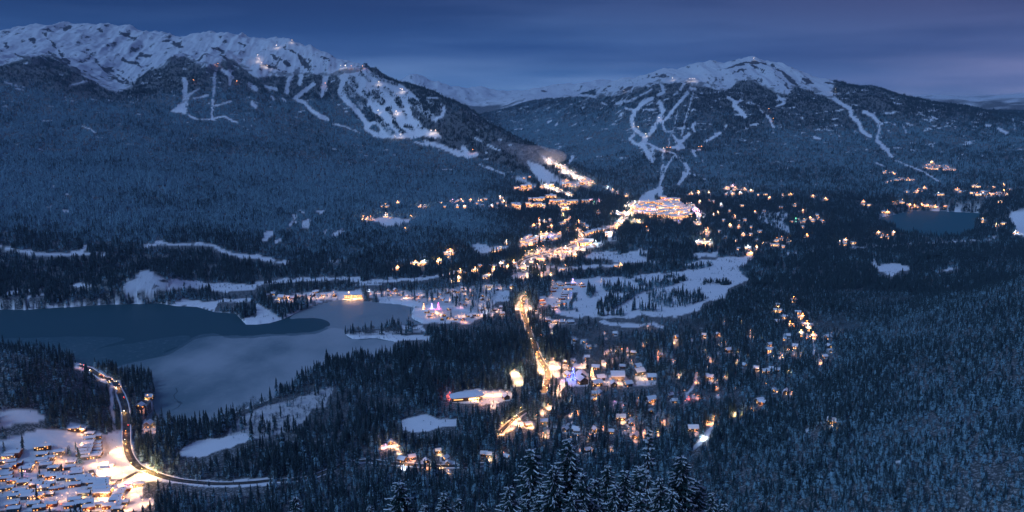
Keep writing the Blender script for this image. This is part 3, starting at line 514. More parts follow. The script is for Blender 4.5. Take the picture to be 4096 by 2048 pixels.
# lamps: strength (1 = ordinary street light), colour code
LAMPS = [
    ('town', 'in the lower left town', spots('T1', '870,560,3 800,600,2 930,640,3 1040,640,1.5 510,680,2.5 75,645,1.5 370,760,1,p 370,940,2.5 440,950,1 170,905,1,r 600,840 830,870 740,860,1,c 410,1150 790,1140,2 880,1115,2 950,1080,1.5 960,990,1.5 1090,1080,1.5 710,1055 120,590,.7 650,375,.5 990,170 1140,180,1.5 1160,370 1080,400,.7 905,735,1,o 980,770,1,o 490,1120,.8,o 570,990,.7 870,1230,.7,r 640,1090,.8,o 540,960,.6,o 220,690,.5,o')),
    ('junction', 'at the highway junction', spots('T2', '30,180,1.5 30,370 190,350,.6 150,525,.7 300,640,3 240,615,3 390,625,3 430,720,3 300,760,2.5 360,785,2.5 480,680,2 540,430,3.5 640,380,2 560,490,2 650,550,1 720,650,2,y 860,730,2,y 930,680,2.5,y 1010,735,2.5,y 1080,785,2,y 950,790,2,y 780,815,2,y 600,780,1.5 450,920,2 620,890,2 800,870,2 720,960,2 800,1040,2 360,1080,2.5 310,1110,1.5 400,1060,1.5 480,1010,1.2 250,1150,1.5 640,1130,1.2 510,1210,1.5,o 900,1180,1.5 300,1270,1.5 640,1260,1.5 1000,1160,.8 690,910,1.2,p')),
    ('lakeroad', 'along the highway above the lake', spots('B1', '545,310,.7,o 570,318,.5,r 690,385,1 700,392,.6 750,415,.8 790,430,2,y 800,450,1.2 990,525,.7,o 960,612,.7,o 850,770,.6,o 970,740,.6,o 1030,742,.6,o')),
    ('lake', 'on the lake head shore', spots('L1', '480,520,,o 560,510,,o 660,450 720,490,,o 850,395,1.5 840,470,,o 1060,430 1110,440 1200,440 1320,430 1370,440 1330,370,.6 1560,340 1560,410 1470,370,.7 1440,400 1860,420,2.5 1960,395,2.5 1930,450,2 2020,400,2 2270,300,1.2,c 2300,360,.8,o 2430,345 2560,350 900,465,.5,o 1780,390,.6')),
    ('suburb', 'in the suburb beside the lake bay', spots('L2', '200,420,2 400,515,2.5 110,425,.8,r 320,430,.8 490,500,.8 640,460,1,o 690,450 640,520,.8,o 850,540,.6 1180,385,1.2 1230,400 1060,485,.8,o 1225,548,1 1320,460,.8 1490,370 1525,350 1530,440,.8 1640,380,.8,o 1290,75 1410,195,1.5 1275,205,1 1440,40 1940,140 1990,335,1.3,y 1920,310,1,y 2050,310,.7 2200,325,.7 2420,325,1.3,y 1570,580,.7 1612,600,.8 1420,670,1.2 1460,705,.7,p 1830,665 1900,640,.8 1960,545,.6 960,785,2 1010,805,1.5 1100,825,1.2 900,795,1.2 800,872,1,o 900,885,1,o 1060,850 1400,880 1450,855,.7 1520,860 1540,985,.9,o 1480,960,.9,o 1350,935,.7,o 1270,930,.7 1740,880,1.2 1890,845,1.2 1960,800,1,c 2060,740,1.5 2140,755,1.3 2180,775,1.2 2055,840,.8 2240,862,.7 1830,830,.6,p')),
    ('highway', 'along the mid-valley highway bend', spots('G1', '240,590,2.5 200,700,3 180,790,3 270,850,2.5 240,1000,1.5 320,1085,.8,o 100,800,1.5 380,800,1.5 500,900,1 600,990,.7 300,110,2.5 350,120,2 200,150,1.2 820,80,2 750,40,2 640,85,2 1160,35,1.2 1020,30,1')
     + spots('C1', '600,140,2 640,220,2 660,290,2.5 700,380,3.5,y 740,430,3 800,360,2.5 880,330,2.5 930,345,2 850,260,1.2 730,600,2 700,700,1.5 770,590,.6,r 1010,610,1.5 950,700,1.2 910,780,1.2 880,450,1.2 920,480,1 240,480,3,y 300,590,3,y 225,440,2,y')),
    ('golf', 'beside the golf course', spots('G1', '870,250 860,335 1130,300,1.3 1290,240,.8,p 1350,290,1.2 1480,300,1,o 1080,450,1.3 1250,510,.8,b 1220,560 960,640 1000,700 920,820,1,o 650,660 600,770,1,o 720,740,.8,o 850,560 950,870,.8,p 1100,1110,1.5 900,1130,1.3 840,1190,1.5 1000,1110,1.2 700,1080,.8 1910,220,.8')),
    ('lodge', 'around the lodges by the blue tree', spots('C1', '1030,360,1.2 1100,370,1.2 1320,340,1.5 1370,300 1050,290 1660,290,2 1690,330,1.2 1800,270,.8,o 1900,220,.7,o 2110,285,1 1970,105,1,o 2040,85,.7,o 1100,550,1.5,b 1180,520,1.5,b 1030,470,1.2 1500,520,1.3 1620,590 1780,590,1.5 1900,600,1.5 2000,610,1.3 2300,500,1.3,y 2320,540,1.2 1580,690,.6,o 1540,885,.7,o 1850,940,.8,p 2220,890,.6,o 2555,230,.6,r 780,1000,1.5')),
    ('hall', 'around the big snow-roofed hall', spots('C2', '700,330,1.5 820,350,2.5 950,350,2.5 1080,340,2.5 1200,350,2.5 950,450,1.5 950,555,1.2 170,350,1.2,r 750,515,.7,o 600,345,.8,y')),
    ('forestroad', 'in the lower middle woods', spots('C2', '1930,575,1.8 1810,670,1.2 1700,755,1 1390,760,1.5 1330,830,1.5 1430,880,2 1230,850,1 1090,880,1,o 1100,1030,1.8 1560,910 1640,920,1 1200,980,.8,o 1280,950 2340,720,.8 2270,970,.6 1900,1010,.6 1840,1080,.7 1895,1095,.7 2450,680,.6,o') + spots('F1', '500,235,.5 1020,200,.6,o 1010,280,.5,o 1520,180,.7,o 1510,225,.6,o 1560,290,.5,o 1660,200,.6,o 1640,232,.6,o 2320,100,.6,o 2375,90,.7,o 2440,80,.9 2320,258,2.2,c 2240,222,.4,o 50,450,.6,o 930,400,.4,o 1040,400,.4,o 1270,400,.4') + spots('F2', '560,140,.7 600,110,.8,p 700,100,1,y 760,90,1 820,130,.8 840,225,.7,y 960,410,1 930,470,.8,c 1080,360,.7,o 1320,470,.6,o 1360,460,.5 1560,475,.6,y 1550,240,.6,y 1480,190,.5 2390,332,.7,y 1700,550,.4')),
    ('right', 'in woods right of the golf course', spots('B3', '1090,150,1.2 1100,125,.8 1290,112,.7 1400,102,.7,o 1390,160,.6 1330,265,.7,o 1340,402,.7,o 1550,305,.7 1650,335,.7 1490,632,.9,y 1550,628,.9,y 1610,605,.6,o 1330,692,.7,o 1350,660,.7,o 1180,525,.6,r 1120,380,.5 780,640,.6,o 820,720,.6,o 980,255,.7,o 1420,20,.8,o 1540,10,.6') + spots('B4', '40,478,1,y 120,492,.9,o 155,495,.6,o 430,722,.7,y 220,100,.7,y 260,65,.7,o 400,120,.7,o 380,125,.5,o 145,40,.6,o 300,120,.5,o 180,180,.4,o 60,15,.5,o')),
]
_r = random.Random(41)
_more = []  # added lamps scattered at random, for more specks of light in the woods
while len(_more) < 115:
    x_, y_ = _r.uniform(2180, 3340), _r.uniform(1310, 1760)
    if y_ > 1310 + (3400 - x_) * .52 + 60 or (x_ < 2640 and 1450 < y_ < 1580):
        continue
    for j_ in range(_r.choice((1, 1, 2, 3))):
        _more.append((x_ + _r.gauss(0, 16), y_ + _r.gauss(0, 6), _r.choice((.25, .3, .3, .4, .5, .8)), _r.choice('wooy')))
LAMPS.append(('right', 'added at random in the mid-right forest', _more))
FARL = [
    spots('V2', '560,430,4 590,370,4 620,320,3 500,520,3 430,600,2.5 350,580,1.5 520,590,2.5 200,575,1.2 60,570,1 300,720,1.5 240,780,2 180,860,2 140,910,2 370,430,2 430,350,1.5 830,555,3,v 760,550,2,v 900,545,2,v 1080,500,1.5,v 700,570,1.5,v 820,300,1,o 950,290,1.3,y 1150,295,1.2 1300,270,1.5,m 1480,250,1.3,o 1620,290,1.5 1700,320,1.2 740,310,1,y 1620,460,1.5 1560,450,1.5 1330,440,1.5 1240,470,1.2 1480,450,1.2 1690,540,2.5,o 1690,610,2.5 1300,640,1.3 1150,640,1.3 1060,630,1.2 1480,650,1.2 1420,580,1 1820,490,1 1900,500,1 1780,560,1 600,770,2.5,y 660,775,2.5,y 730,775,2.5,y 2090,470,3,p 2150,530,3 2190,570,2.5,p 2160,620,2 2120,780,2.5 2150,830,2.5 2260,640,2 2400,1020,1.5 2360,1075,1.3 1240,770,1.2 1680,810,.7,b 1330,690,1,o 1620,720,1,o 1730,700,.8,o 1880,370,1.2 2000,360,1 890,960,.6,o 760,400,1,o 880,380,1,o 1010,420,1 1180,410,1 1400,390,1 1540,400,1.2 1160,530,1 1000,560,1.2,v 1960,640,.7'),
    spots('V1', '770,200,3,n 780,245,2,n 920,265,1,n 940,320,1.5,n 1000,325,2,n 1090,335,1.2,n 1090,425,3,n 1150,455,3,n 1220,440,1.5,n 1250,500,3,n 1320,540,3,n 1400,560,2,n 1480,560,2,n 720,700,3,n 800,730,3,n 880,755,3,n 950,800,2,n 1030,840,1.2,n 1150,870,1.5,n 1190,880,1.5,n 1110,612,1.2 1180,680,2 1060,690,1.8 1230,730,1.8 1300,720,1.2 1400,650,1.2 1450,640,1.2 1560,680,1.5 1600,640,1.2,o 1640,650,1 1910,740,1 1950,760,1 2030,800,.7 2110,850,.7 2310,900,1.2 250,770,.8,o 280,790,.8,o 340,750,.8 400,735,.8 630,740,.7 120,1140,1.2,o 180,1150,1.2,o 350,1110,1.2,o 460,1120,1.2 560,1110,1,o 640,1130,1 400,1000,1 510,990,1.2 800,920,1 880,935,1 820,1045,1.5 930,1060,2 1050,1010,2 1050,1070,2.5 1070,1120,2 1130,1050,1.5 1220,1050,1.2 1290,1050,1.2 1050,1180,1.5 1140,1190,1.5 1480,1030,1.2 1600,1020,1,p 1670,1060,.8,g 1760,1010,.7,p 1740,1240,1 2120,1240,1 2260,1250,1.5 2350,1260,2 2450,1100,3 2470,1040,2 2290,1140,1.5'),
    spots('V3', '620,490,1.5 720,480,1.5 820,490,1 990,480,1,o 750,580,1,b 1340,410,1 1440,480,2 1380,500,1.2 1380,580,1.5 1430,570,1 1300,640,1 1150,400,.6,o 1000,800,2.5 1100,770,2.5 900,860,2 1200,850,2 800,930,2 1000,960,2 1300,900,2 640,980,2 1350,770,2 1450,770,2 1400,670,1.5 1550,670,1.5 1700,670,1.5 1950,500,1.5 2000,480,1 2120,310,2 2180,240,2 2220,185,2 2300,100,2 70,1060,2 420,1040,1.2 280,1130,1.5 300,1160,1 540,850,1.5 430,850,1 620,820,1.2 300,870,1 540,770,1 2190,1120,1.2 660,770,1.2 540,1140,1.5 700,1150,1.5 1100,1160,1 580,235,.7 570,290,.7 690,235,.5 470,320,.7,o 820,335,.8 1080,240,.8 1190,175,.6,o 1350,240,.7,o 230,620,.6 350,590,.7 420,650,.6 520,560,.7 620,590,.6 800,540,.6,v 880,540,.6 420,700,.6 290,700,.6,o'),
    spots('M2', '1300,515,1.8,o 1285,525,1.2,o 1310,530,1 1220,590,1 1230,580,.7 1110,602,1 1130,592,.8 1070,597,.8 950,632,.8,o 1320,662,.8 1370,652,.6 1360,702,1 880,278,1 870,270,.8 750,297,1,o 720,292,1 770,292,.8,o 1040,285,.6 870,210,.7 950,187,.5,o 1105,215,.9 1130,215,.6 1000,372,.5,o 1640,602,.7 1690,622,.9 1600,642,.5,o 1560,682,.8 1470,642,.5 1680,457,.7 1640,500,1 1620,512,.8,o 1350,215,1.2 1400,218,1.2 1375,172,.8 1440,172,.8 1500,167,1 1580,212,.5 1640,152,.8 1660,182,.8 1320,178,.6,p'),
    spots('M3', '1290,452,2.2 1250,455,1.5 1330,455,1.5 1300,385,1.3 1310,372,1 1295,470,1 1440,90,1.2 1480,75,.8,p 1500,92,.8,o 1560,97,.8 1470,120,1.2 1480,130,1 1600,107,.5 1200,127,.8 1250,122,.7 1320,122,.7 1530,122,.7 1260,182,.6,o 1320,178,.6,o 1400,202,.5 1380,257,.7 1350,272,.7 1490,282,.6 1520,352,.7,o 1460,342,.5 1550,405,1 1630,252,.8 1600,532,1.2,o 1580,492,.6 1640,492,.6 1690,462,.7 80,465,1 180,305,.6 340,270,.7,y 40,90,.6,o 120,90,.6,o'),
    spots('M4', '10,155,1.2,o 100,142,.5 150,132,.8,o 300,142,1 385,162,.6,o 180,205,1.2 235,245,1.6 185,305,1,g 240,310,.8,y 280,292,.5,o 340,298,.7,o 370,320,.6,o 260,412,1 60,440,.8,o 90,430,.6,o 130,440,.6,o 480,460,.7 520,442,.8 740,392,.9,o 770,410,.9,o 800,420,.7,o 840,392,.4 800,252,.9,o 840,190,1,o 870,183,1 900,177,.8 950,205,1.2,o 980,212,.9,o 1030,205,.9,o 1070,210,.7,o 1120,215,.5,o 1180,222,.7,o 1440,305,.7,y 1530,342,.6,y 1660,390,1.4 1000,112,.6,o 1050,87,.5,o 820,45,.5,o 880,30,.6,o 940,30,.7,o 1140,130,.4 1270,100,.4,o 1400,130,.7,o 1440,133,.9 1480,130,.8,o 1530,130,.9 1580,112,.8,o 1600,135,1 1560,182,.8 1500,82,.8,o 1580,67,.5,o 1400,75,.5 640,182,.4,o 170,845,.5,o 65,915,.4,y 230,962,.7,o 260,1012,.7,o 145,1017,.5,o 220,1077,.6,y 265,1042,.6,y 300,1092,.6,o'),
    spots('Z4', '1060,1118,.9,o 1095,1090,1.1,y 1100,1130,1,o 1150,1120,.7,o 1205,1130,.7,o 1240,1138,.8,o 790,1155,.5,o 840,1165,.5,o'),
]
PEAKL = [spots('Z2', '242,284,2 137,320,3 12,388,2 20,415,3 40,440,3 75,455,2 570,458,2 600,458,1.2 640,462,1.2,o 715,460,1.6,o 892,487,1 825,570,2.2 968,614,1.3 982,619,1.3 820,762,1.2 940,765,2 465,577,.8,o 1175,902,1.3 1205,900,1.3 930,935,.8 970,928,1 1455,1025,1,o'), spots('Z1', '1463,448,1,o 1300,557,.8,o 1590,565,.6,o'),
         spots('Z3', '1077,538,.9 750,622,1.1 1190,543,1.3 1210,544,1.8 1225,543,1.5 1622,408,.7 815,848,.8 845,870,1 897,912,1.2 1015,1010,1 1040,1008,1.2,o 1060,1007,1,o 985,805,.6 1250,1002,.6,o 1270,1002,.6,o'), spots('Z4', '452,613,1.8 5,748,.7,o 35,815,.5,o')]
for grp in HOUSES:
    for px, py, sz, _ in grp[3]:
        dd = H * F / max(120., py - 430)
        r = (7.0 * sz + 1) * F / dd * (1.0 if grp[0] in ('town', 'stack', 'golf') else .66)
        stroke(CLEAR, [(px - r * .5, py - r * .2), (px + r * .5, py - r * .2)], 1.5 * r, .93)
for grp in LAMPS:
    for px, py, sz, _ in grp[2]:
        dd = H * F / max(120., py - 430)
        wood = grp[0] in ('forestroad', 'right', 'lodge')
        r = (5.0 + 2.5 * sz) * F / dd * (.72 if wood else 1.0)
        stroke(CLEAR, [(px - 1, py), (px + 1, py)], 1.4 * r, .8 if wood else .9)
for grp in FARL + [g[2] for g in FARH]:
    for px, py, sz, _ in grp:
        stroke(CLEAR, [(px - 5 - 2 * sz, py), (px + 5 + 2 * sz, py)], 6 + 3 * sz, .85)
ROCK = new_mask()
for o_, w_, pts in ((Z1, 9, ((290, 220), (360, 310), (440, 400), (540, 490))), (Z1, 14, ((330, 350), (450, 440), (560, 520), (640, 560))), (Z1, 7, ((590, 330), (640, 400), (700, 470), (760, 530), (830, 560))), (Z1, 8, ((640, 420), (720, 480), (800, 540), (870, 560))), (Z1, 7, ((740, 470), (800, 510), (860, 550))), (Z1, 6, ((800, 470), (860, 510), (890, 540))), (Z1, 8, ((700, 290), (740, 320))), (Z1, 34, ((215, 260), (230, 290))), (Z1, 26, ((40, 290), (48, 315))), (Z1, 18, ((430, 200), (460, 190))), (Z1, 20, ((660, 200), (690, 210))), (Z1, 14, ((800, 215), (860, 240), (910, 262))), (Z1, 34, ((1170, 290), (1210, 310))), (Z1, 22, ((940, 370), (1000, 370))), (Z1, 26, ((820, 400), (930, 430))), (Z1, 26, ((1140, 410), (1175, 390))), (Z1, 26, ((1230, 385), (1265, 400))), (Z1, 16, ((1420, 320), (1500, 350))), (Z1, 14, ((1580, 285), (1640, 310))), (Z1, 18, ((1090, 280), (1140, 270))), (Z1, 12, ((100, 360), (200, 400), (280, 380))), (Z1, 14, ((1480, 370), (1540, 410), (1600, 440), (1700, 520))),
                    (Z2, 20, ((110, 370), (140, 400))), (Z2, 15, ((190, 320), (260, 360), (320, 400), (360, 470))), (Z2, 18, ((280, 380), (330, 450))), (Z2, 14, ((445, 385), (490, 400))), (Z2, 10, ((160, 400), (230, 440))), (Z2, 10, ((60, 430), (200, 490))),
                    (Z3, 15, ((1430, 465), (1500, 440), (1600, 415), (1700, 430))), (Z3, 12, ((1480, 490), (1560, 460))), (Z3, 10, ((1600, 440), (1690, 470))), (Z3, 8, ((940, 520), (1060, 510))), (Z4, 15, ((20, 440), (100, 480), (160, 550), (230, 610))), (Z4, 12, ((80, 520), (140, 590))), (Z4, 13, ((250, 535), (310, 560))), (Z4, 12, ((20, 570), (70, 580))), (Z4, 12, ((120, 590), (200, 610))), (Z4, 14, ((390, 555), (540, 575), (640, 590)))):
    stroke(ROCK, conv(o_, pts), w_ * ZS * .8, 1.0)
ROCK = blur(ROCK, 3)

CLEARS = blur(CLEAR.copy(), 45); ALPS = blur(ALP.copy(), 60)
LK = blur(LAKE.copy(), 5)
PX, PY = project(X, Y, np.where(RG < 5150, 0.0, Z))
inl = sample(LK, PX, PY) * (RG < 5100) * (RG > 1200)
Z = np.where(inl > 0.02, np.minimum(Z, 1.4) * (1 - inl * 2) - inl * 1.0, Z)
PX, PY = project(X, Y, Z)

# forest cover on the ground
wob = 15


def cover(px, py, x, y):
    """0..1 share of trees at a place"""
    wb = np.where(np.hypot(x, y) > 5000, 8.0, wob)
    wx = (fbm(x / 26, y / 26, 2, 71) - .5) * wb; wy = (fbm(x / 26, y / 26, 2, 77) - .5) * wb
    c = sample(CLEAR, px + wx, py + wy)
    far = np.hypot(x, y) > 5000
    cs = sample(CLEARS, px, py) + (fbm(x / 55, y / 55, 3, 83) - .5) * 1.1
    c = np.where(far & (c < .5) & (cs > .56), .9, c)
    ap = sample(ALPS, px, py); tn = fbm(x / 38, y / 60, 3, 143)
    c = np.where(far & (c > .5) & (ap > .3) & (ap < .985) & (tn > .47 + .30 * (ap - .5)), .25, c)
    gap = fbm(x / 75, y / 48, 3, 93) + .10 * np.clip((np.hypot(x, y) - 6000) / 1500, 0, 1)
    c = np.where(far & (gap > .80), np.maximum(c, .9), c)
    t = sample(TREEIN, px, py)
    l = sample(LAKE, px, py)
    return np.clip(np.maximum(1 - c, t), 0, 1) * (1 - np.clip(l * 1.5, 0, 1))


FOR = cover(PX, PY, X, Y)
FOR = FOR * np.where(sample(TREEIN, PX, PY) > .1, .4, 1.0)
FOR = np.where(RG > 10400, np.clip((620 - Z + (fbm(X / 300, Y / 300, 4, 90) - .5) * 500) / 160, 0, 1), FOR)
runmax = np.maximum.accumulate(np.where(RG > 300, (Z - H) / RG, -9), axis=0)

# ------------------------------------------------------------------ materials
MATS = {}


def mat(name, color=(.5, .5, .5), rough=.8, emit=None, estr=0., metal=0.):
    if name in MATS:
        return MATS[name]
    m = bpy.data.materials.new(name); m.use_nodes = True
    b = m.node_tree.nodes['Principled BSDF']
    b.inputs['Base Color'].default_value = (*color, 1)
    b.inputs['Roughness'].default_value = rough
    b.inputs['Metallic'].default_value = metal
    b.inputs['Specular IOR Level'].default_value = 0.3
    if emit:
        b.inputs['Emission Color'].default_value = (*emit, 1)
        b.inputs['Emission Strength'].default_value = estr
    MATS[name] = m
    return m


def mixnode(t, a, b, fac):
    n = N(t, 'ShaderNodeMix', data_type='RGBA')
    for s, v in ((n.inputs[6], a), (n.inputs[7], b)):
        if isinstance(v, tuple):
            s.default_value = (*v, 1)
        else:
            t.links.new(v, s)
    if isinstance(fac, (int, float)):
        n.inputs[0].default_value = fac
    else:
        t.links.new(fac, n.inputs[0])
    return n.outputs[2]


def mathn(t, op, a, b=None, clamp=False):
    n = N(t, 'ShaderNodeMath', operation=op, use_clamp=clamp)
    for i, v in enumerate((a, b)):
        if v is None:
            continue
        if isinstance(v, (int, float)):
            n.inputs[i].default_value = v
        else:
            t.links.new(v, n.inputs[i])
    return n.outputs[0]


def maprange(t, v, a, b, c=0., d=1., smooth=True):
    n = N(t, 'ShaderNodeMapRange', interpolation_type='SMOOTHSTEP' if smooth else 'LINEAR')
    t.links.new(v, n.inputs['Value'])
    for k, q in zip(('From Min', 'From Max', 'To Min', 'To Max'), (a, b, c, d)):
        n.inputs[k].default_value = q
    return n.outputs['Result']


def noise(t, vec, scale, detail=3, rough=.55):
    n = N(t, 'ShaderNodeTexNoise'); n.inputs['Scale'].default_value = scale
    n.inputs['Detail'].default_value = detail; n.inputs['Roughness'].default_value = rough
    if vec is not None:
        t.links.new(vec, n.inputs['Vector'])
    return n.outputs['Fac']


def terrain_material():
    m = mat('snowy_ground', (.8, .8, .8), .85)
    t = m.node_tree; b = t.nodes['Principled BSDF']
    geo = N(t, 'ShaderNodeNewGeometry')
    fo = N(t, 'ShaderNodeAttribute', attribute_name='forest').outputs['Fac']
    al = N(t, 'ShaderNodeAttribute', attribute_name='alpine').outputs['Fac']
    sp = N(t, 'ShaderNodeSeparateXYZ'); t.links.new(geo.outputs['Normal'], sp.inputs[0])
    n1 = noise(t, geo.outputs['Position'], 0.011, 5, .6)
    n2 = noise(t, geo.outputs['Position'], 0.05, 4, .6)
    n3 = noise(t, geo.outputs['Position'], 0.35, 3, .6)
    snow = mixnode(t, (.66, .70, .74), (.90, .91, .92), mathn(t, 'ADD', mathn(t, 'MULTIPLY', n2, .55), mathn(t, 'MULTIPLY', n1, .5)))
    # rock showing on the steep alpine faces, in bands that run down the slope
    mpr = N(t, 'ShaderNodeMapping'); mpr.inputs['Scale'].default_value = (1.0, .32, .5); mpr.inputs['Rotation'].default_value = (0, 0, .25)
    t.links.new(geo.outputs['Position'], mpr.inputs[0])
    r1 = noise(t, mpr.outputs[0], 0.013, 8, .68)
    st = mathn(t, 'SUBTRACT', 1.0, sp.outputs['Z'])
    rk = mathn(t, 'ADD', mathn(t, 'MULTIPLY', st, .9), mathn(t, 'MULTIPLY', mathn(t, 'SUBTRACT', r1, .5), 2.3))
    rk = mathn(t, 'ADD', rk, mathn(t, 'MULTIPLY', mathn(t, 'SUBTRACT', n2, .5), .5))
    rk = mathn(t, 'ADD', rk, mathn(t, 'MULTIPLY', N(t, 'ShaderNodeAttribute', attribute_name='rock').outputs['Fac'], .72))
    rk = mathn(t, 'MULTIPLY', maprange(t, rk, .25, .42), al)
    snow = mixnode(t, snow, (.42, .47, .54), mathn(t, 'MULTIPLY', al, .62))  # alpine snow darkened in its colour, for the dimness of the clouded peaks
    c1 = mixnode(t, snow, (.06, .07, .085), rk)
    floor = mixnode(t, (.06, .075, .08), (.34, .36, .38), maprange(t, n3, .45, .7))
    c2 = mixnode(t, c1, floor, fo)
    t.links.new(c2, b.inputs['Base Color'])
    bp = N(t, 'ShaderNodeBump'); bp.inputs['Strength'].default_value = .6; bp.inputs['Distance'].default_value = 1.0
    hgt = mathn(t, 'ADD', mathn(t, 'MULTIPLY', n2, 1.6), mathn(t, 'MULTIPLY', mathn(t, 'MULTIPLY', r1, al), 15.0))
    t.links.new(hgt, bp.inputs['Height']); t.links.new(bp.outputs[0], b.inputs['Normal'])
    return m


def tree_material(name, base, base2, thr, frost=(.24, .43, .53)):
    m = mat(name, base, .8)
    t = m.node_tree; b = t.nodes['Principled BSDF']
    geo = N(t, 'ShaderNodeNewGeometry')
    tcn = N(t, 'ShaderNodeTexCoord')
    oi = N(t, 'ShaderNodeObjectInfo')
    fr = N(t, 'ShaderNodeAttribute', attribute_name='frost', attribute_type='INSTANCER').outputs['Fac']
    sp = N(t, 'ShaderNodeSeparateXYZ'); t.links.new(geo.outputs['True Normal'], sp.inputs[0])
    nn = noise(t, tcn.outputs['Object'], .55, 2, .7)
    g = mixnode(t, base, base2, oi.outputs['Random'])
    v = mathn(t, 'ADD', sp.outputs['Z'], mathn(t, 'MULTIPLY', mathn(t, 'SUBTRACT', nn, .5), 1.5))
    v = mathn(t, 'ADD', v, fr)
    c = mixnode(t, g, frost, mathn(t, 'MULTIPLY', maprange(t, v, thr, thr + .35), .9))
    t.links.new(c, b.inputs['Base Color'])
    return m


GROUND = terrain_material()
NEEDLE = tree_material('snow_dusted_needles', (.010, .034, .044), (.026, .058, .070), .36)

# ------------------------------------------------------------------ helpers for objects


def tag(o, label=None, cat=None, group=None, kind=None):
    for k, v in (('label', label), ('category', cat), ('group', group), ('kind', kind)):
        if v:
            o[k] = v
    return o


def mesh_obj(name, verts, faces, m, parent=None, smooth=False, link=True):
    me = bpy.data.meshes.new(name)
    me.from_pydata([tuple(v) for v in verts], [], [tuple(f) for f in faces])
    if m is not None:
        for q in (m if isinstance(m, (list, tuple)) else [m]):
            me.materials.append(q)
    if smooth:
        me.polygons.foreach_set('use_smooth', [True] * len(me.polygons))
    o = bpy.data.objects.new(name, me)
    if link:
        col.objects.link(o)
    if parent:
        o.parent = parent
    return o


def quad_mesh(name, V, Q, m, attrs=(), smooth=True):
    me = bpy.data.meshes.new(name)
    me.vertices.add(len(V)); me.vertices.foreach_set('co', np.ascontiguousarray(V, np.float32).ravel())
    n = len(Q)
    me.loops.add(n * 4); me.loops.foreach_set('vertex_index', np.ascontiguousarray(Q, np.int32).ravel())
    me.polygons.add(n); me.polygons.foreach_set('loop_start', np.arange(0, n * 4, 4, dtype=np.int32))
    me.update(calc_edges=True)
    if smooth:
        me.polygons.foreach_set('use_smooth', np.ones(n, bool))
    for k, a in attrs:
        at = me.attributes.new(k, 'FLOAT', 'POINT'); at.data.foreach_set('value', np.ascontiguousarray(a, np.float32))
    me.materials.append(m)
    o = bpy.data.objects.new(name, me); col.objects.link(o)
    return o


# ------------------------------------------------------------------ the ground, cut into valley and mountains
VID = np.arange(NR * NA).reshape(NR, NA)
quads = np.stack([VID[:-1, :-1], VID[:-1, 1:], VID[1:, 1:], VID[1:, :-1]], -1).reshape(-1, 4)
# rows run away from the viewer, columns to the right -> this order faces up
qz = Z.ravel()[quads].mean(1); qr = RG.ravel()[quads].mean(1); qpx = PX.ravel()[quads].mean(1)
cls = np.zeros(len(quads), int)
cls[(qz > 45) & (qr > 2900)] = 2
cls[(cls == 2) & ((qpx < 1750) | ((qpx < 2450) & (qr < 5750)))] = 1
cls[qr > 10400] = 3
cls[qr < 760] = 4
allV = np.c_[X.ravel(), Y.ravel(), Z.ravel()]
RKV = sample(ROCK, PX + (fbm(X / 45, Y / 45, 3, 15) - .5) * 22, PY + (fbm(X / 45, Y / 45, 3, 16) - .5) * 14) * (RG > 6000) * (RG < 10300)
KN = new_mask(); fill_poly(KN, conv(M1, ((800, 790), (820, 730), (900, 665), (970, 630), (1060, 655), (1120, 690), (1150, 720), (1100, 775), (950, 790)))); KN = blur(KN, 4)
knoll = sample(KN, PX, PY) * (RG > 2300) * (RG < 2900)
RKV = np.maximum(RKV, knoll * .08)
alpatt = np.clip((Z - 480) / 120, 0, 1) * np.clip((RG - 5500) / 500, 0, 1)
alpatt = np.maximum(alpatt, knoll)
for k, nm, lb in ((0, 'valley_ground', 'snow covered valley floor between the mountains'), (1, 'mountain_left', 'snowy ski mountain with many runs and a white bowl above the trees'), (2, 'mountain_right', 'pointed snowy ski mountain above the brightly lit village'), (3, 'far_mountains', 'distant white range and peak between the two ski mountains'), (4, 'near_hillside', 'steep wooded hillside below the viewpoint')):
    q = quads[cls == k]
    u, inv = np.unique(q, return_inverse=True)
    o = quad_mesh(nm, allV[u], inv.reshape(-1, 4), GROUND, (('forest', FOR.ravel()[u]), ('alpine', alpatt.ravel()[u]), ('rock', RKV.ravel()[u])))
    tag(o, lb, 'mountain' if k in (1, 2, 3) else 'ground', kind='structure')


def ridx(d):
    return np.interp(d, rings, np.arange(NR))


def ground_z(x, y):
    return bil(Z, ridx(np.hypot(x, y)), (np.arctan2(x, y) - AZ0) / (azs[1] - azs[0]))


def hit(px, py, dmin=700, dmax=11500):
    """ground point seen at a photo pixel"""
    x, y, z = [float(v) for v in ray(px, py)]
    h = math.hypot(x, y)
    d = np.concatenate([np.arange(dmin, 5000, 4.0), np.arange(5000, dmax, 12.0)])
    gx, gy, gzz = x / h * d, y / h * d, H + z / h * d
    g = ground_z(gx, gy)
    i = np.argmax(gzz <= g)
    if gzz[i] > g[i]:
        i = len(d) - 1
    return Vector((gx[i], gy[i], g[i]))


# ------------------------------------------------------------------ lakes and ice
def sheet(name, pts, z, m, sub=1):
    v = []
    for px, py in pts:
        x, y = at_z(px, py, z); v.append((float(x), float(y), z))
    a = sum(v[i][0] * v[(i + 1) % len(v)][1] - v[(i + 1) % len(v)][0] * v[i][1] for i in range(len(v)))
    if a < 0:
        v.reverse()
    return mesh_obj(name, v, [list(range(len(v)))], m)


def smooth_poly(pts, n=2):
    p = np.array(pts, float)
    for _ in range(n):
        q = np.roll(p, -1, 0)
        p = np.stack([.75 * p + .25 * q, .25 * p + .75 * q], 1).reshape(-1, 2)
    return [tuple(a) for a in p]


def grow(pts, k=1.012):
    p = np.array(pts); c = p.mean(0)
    return [tuple(c + (a - c) * k) for a in p]


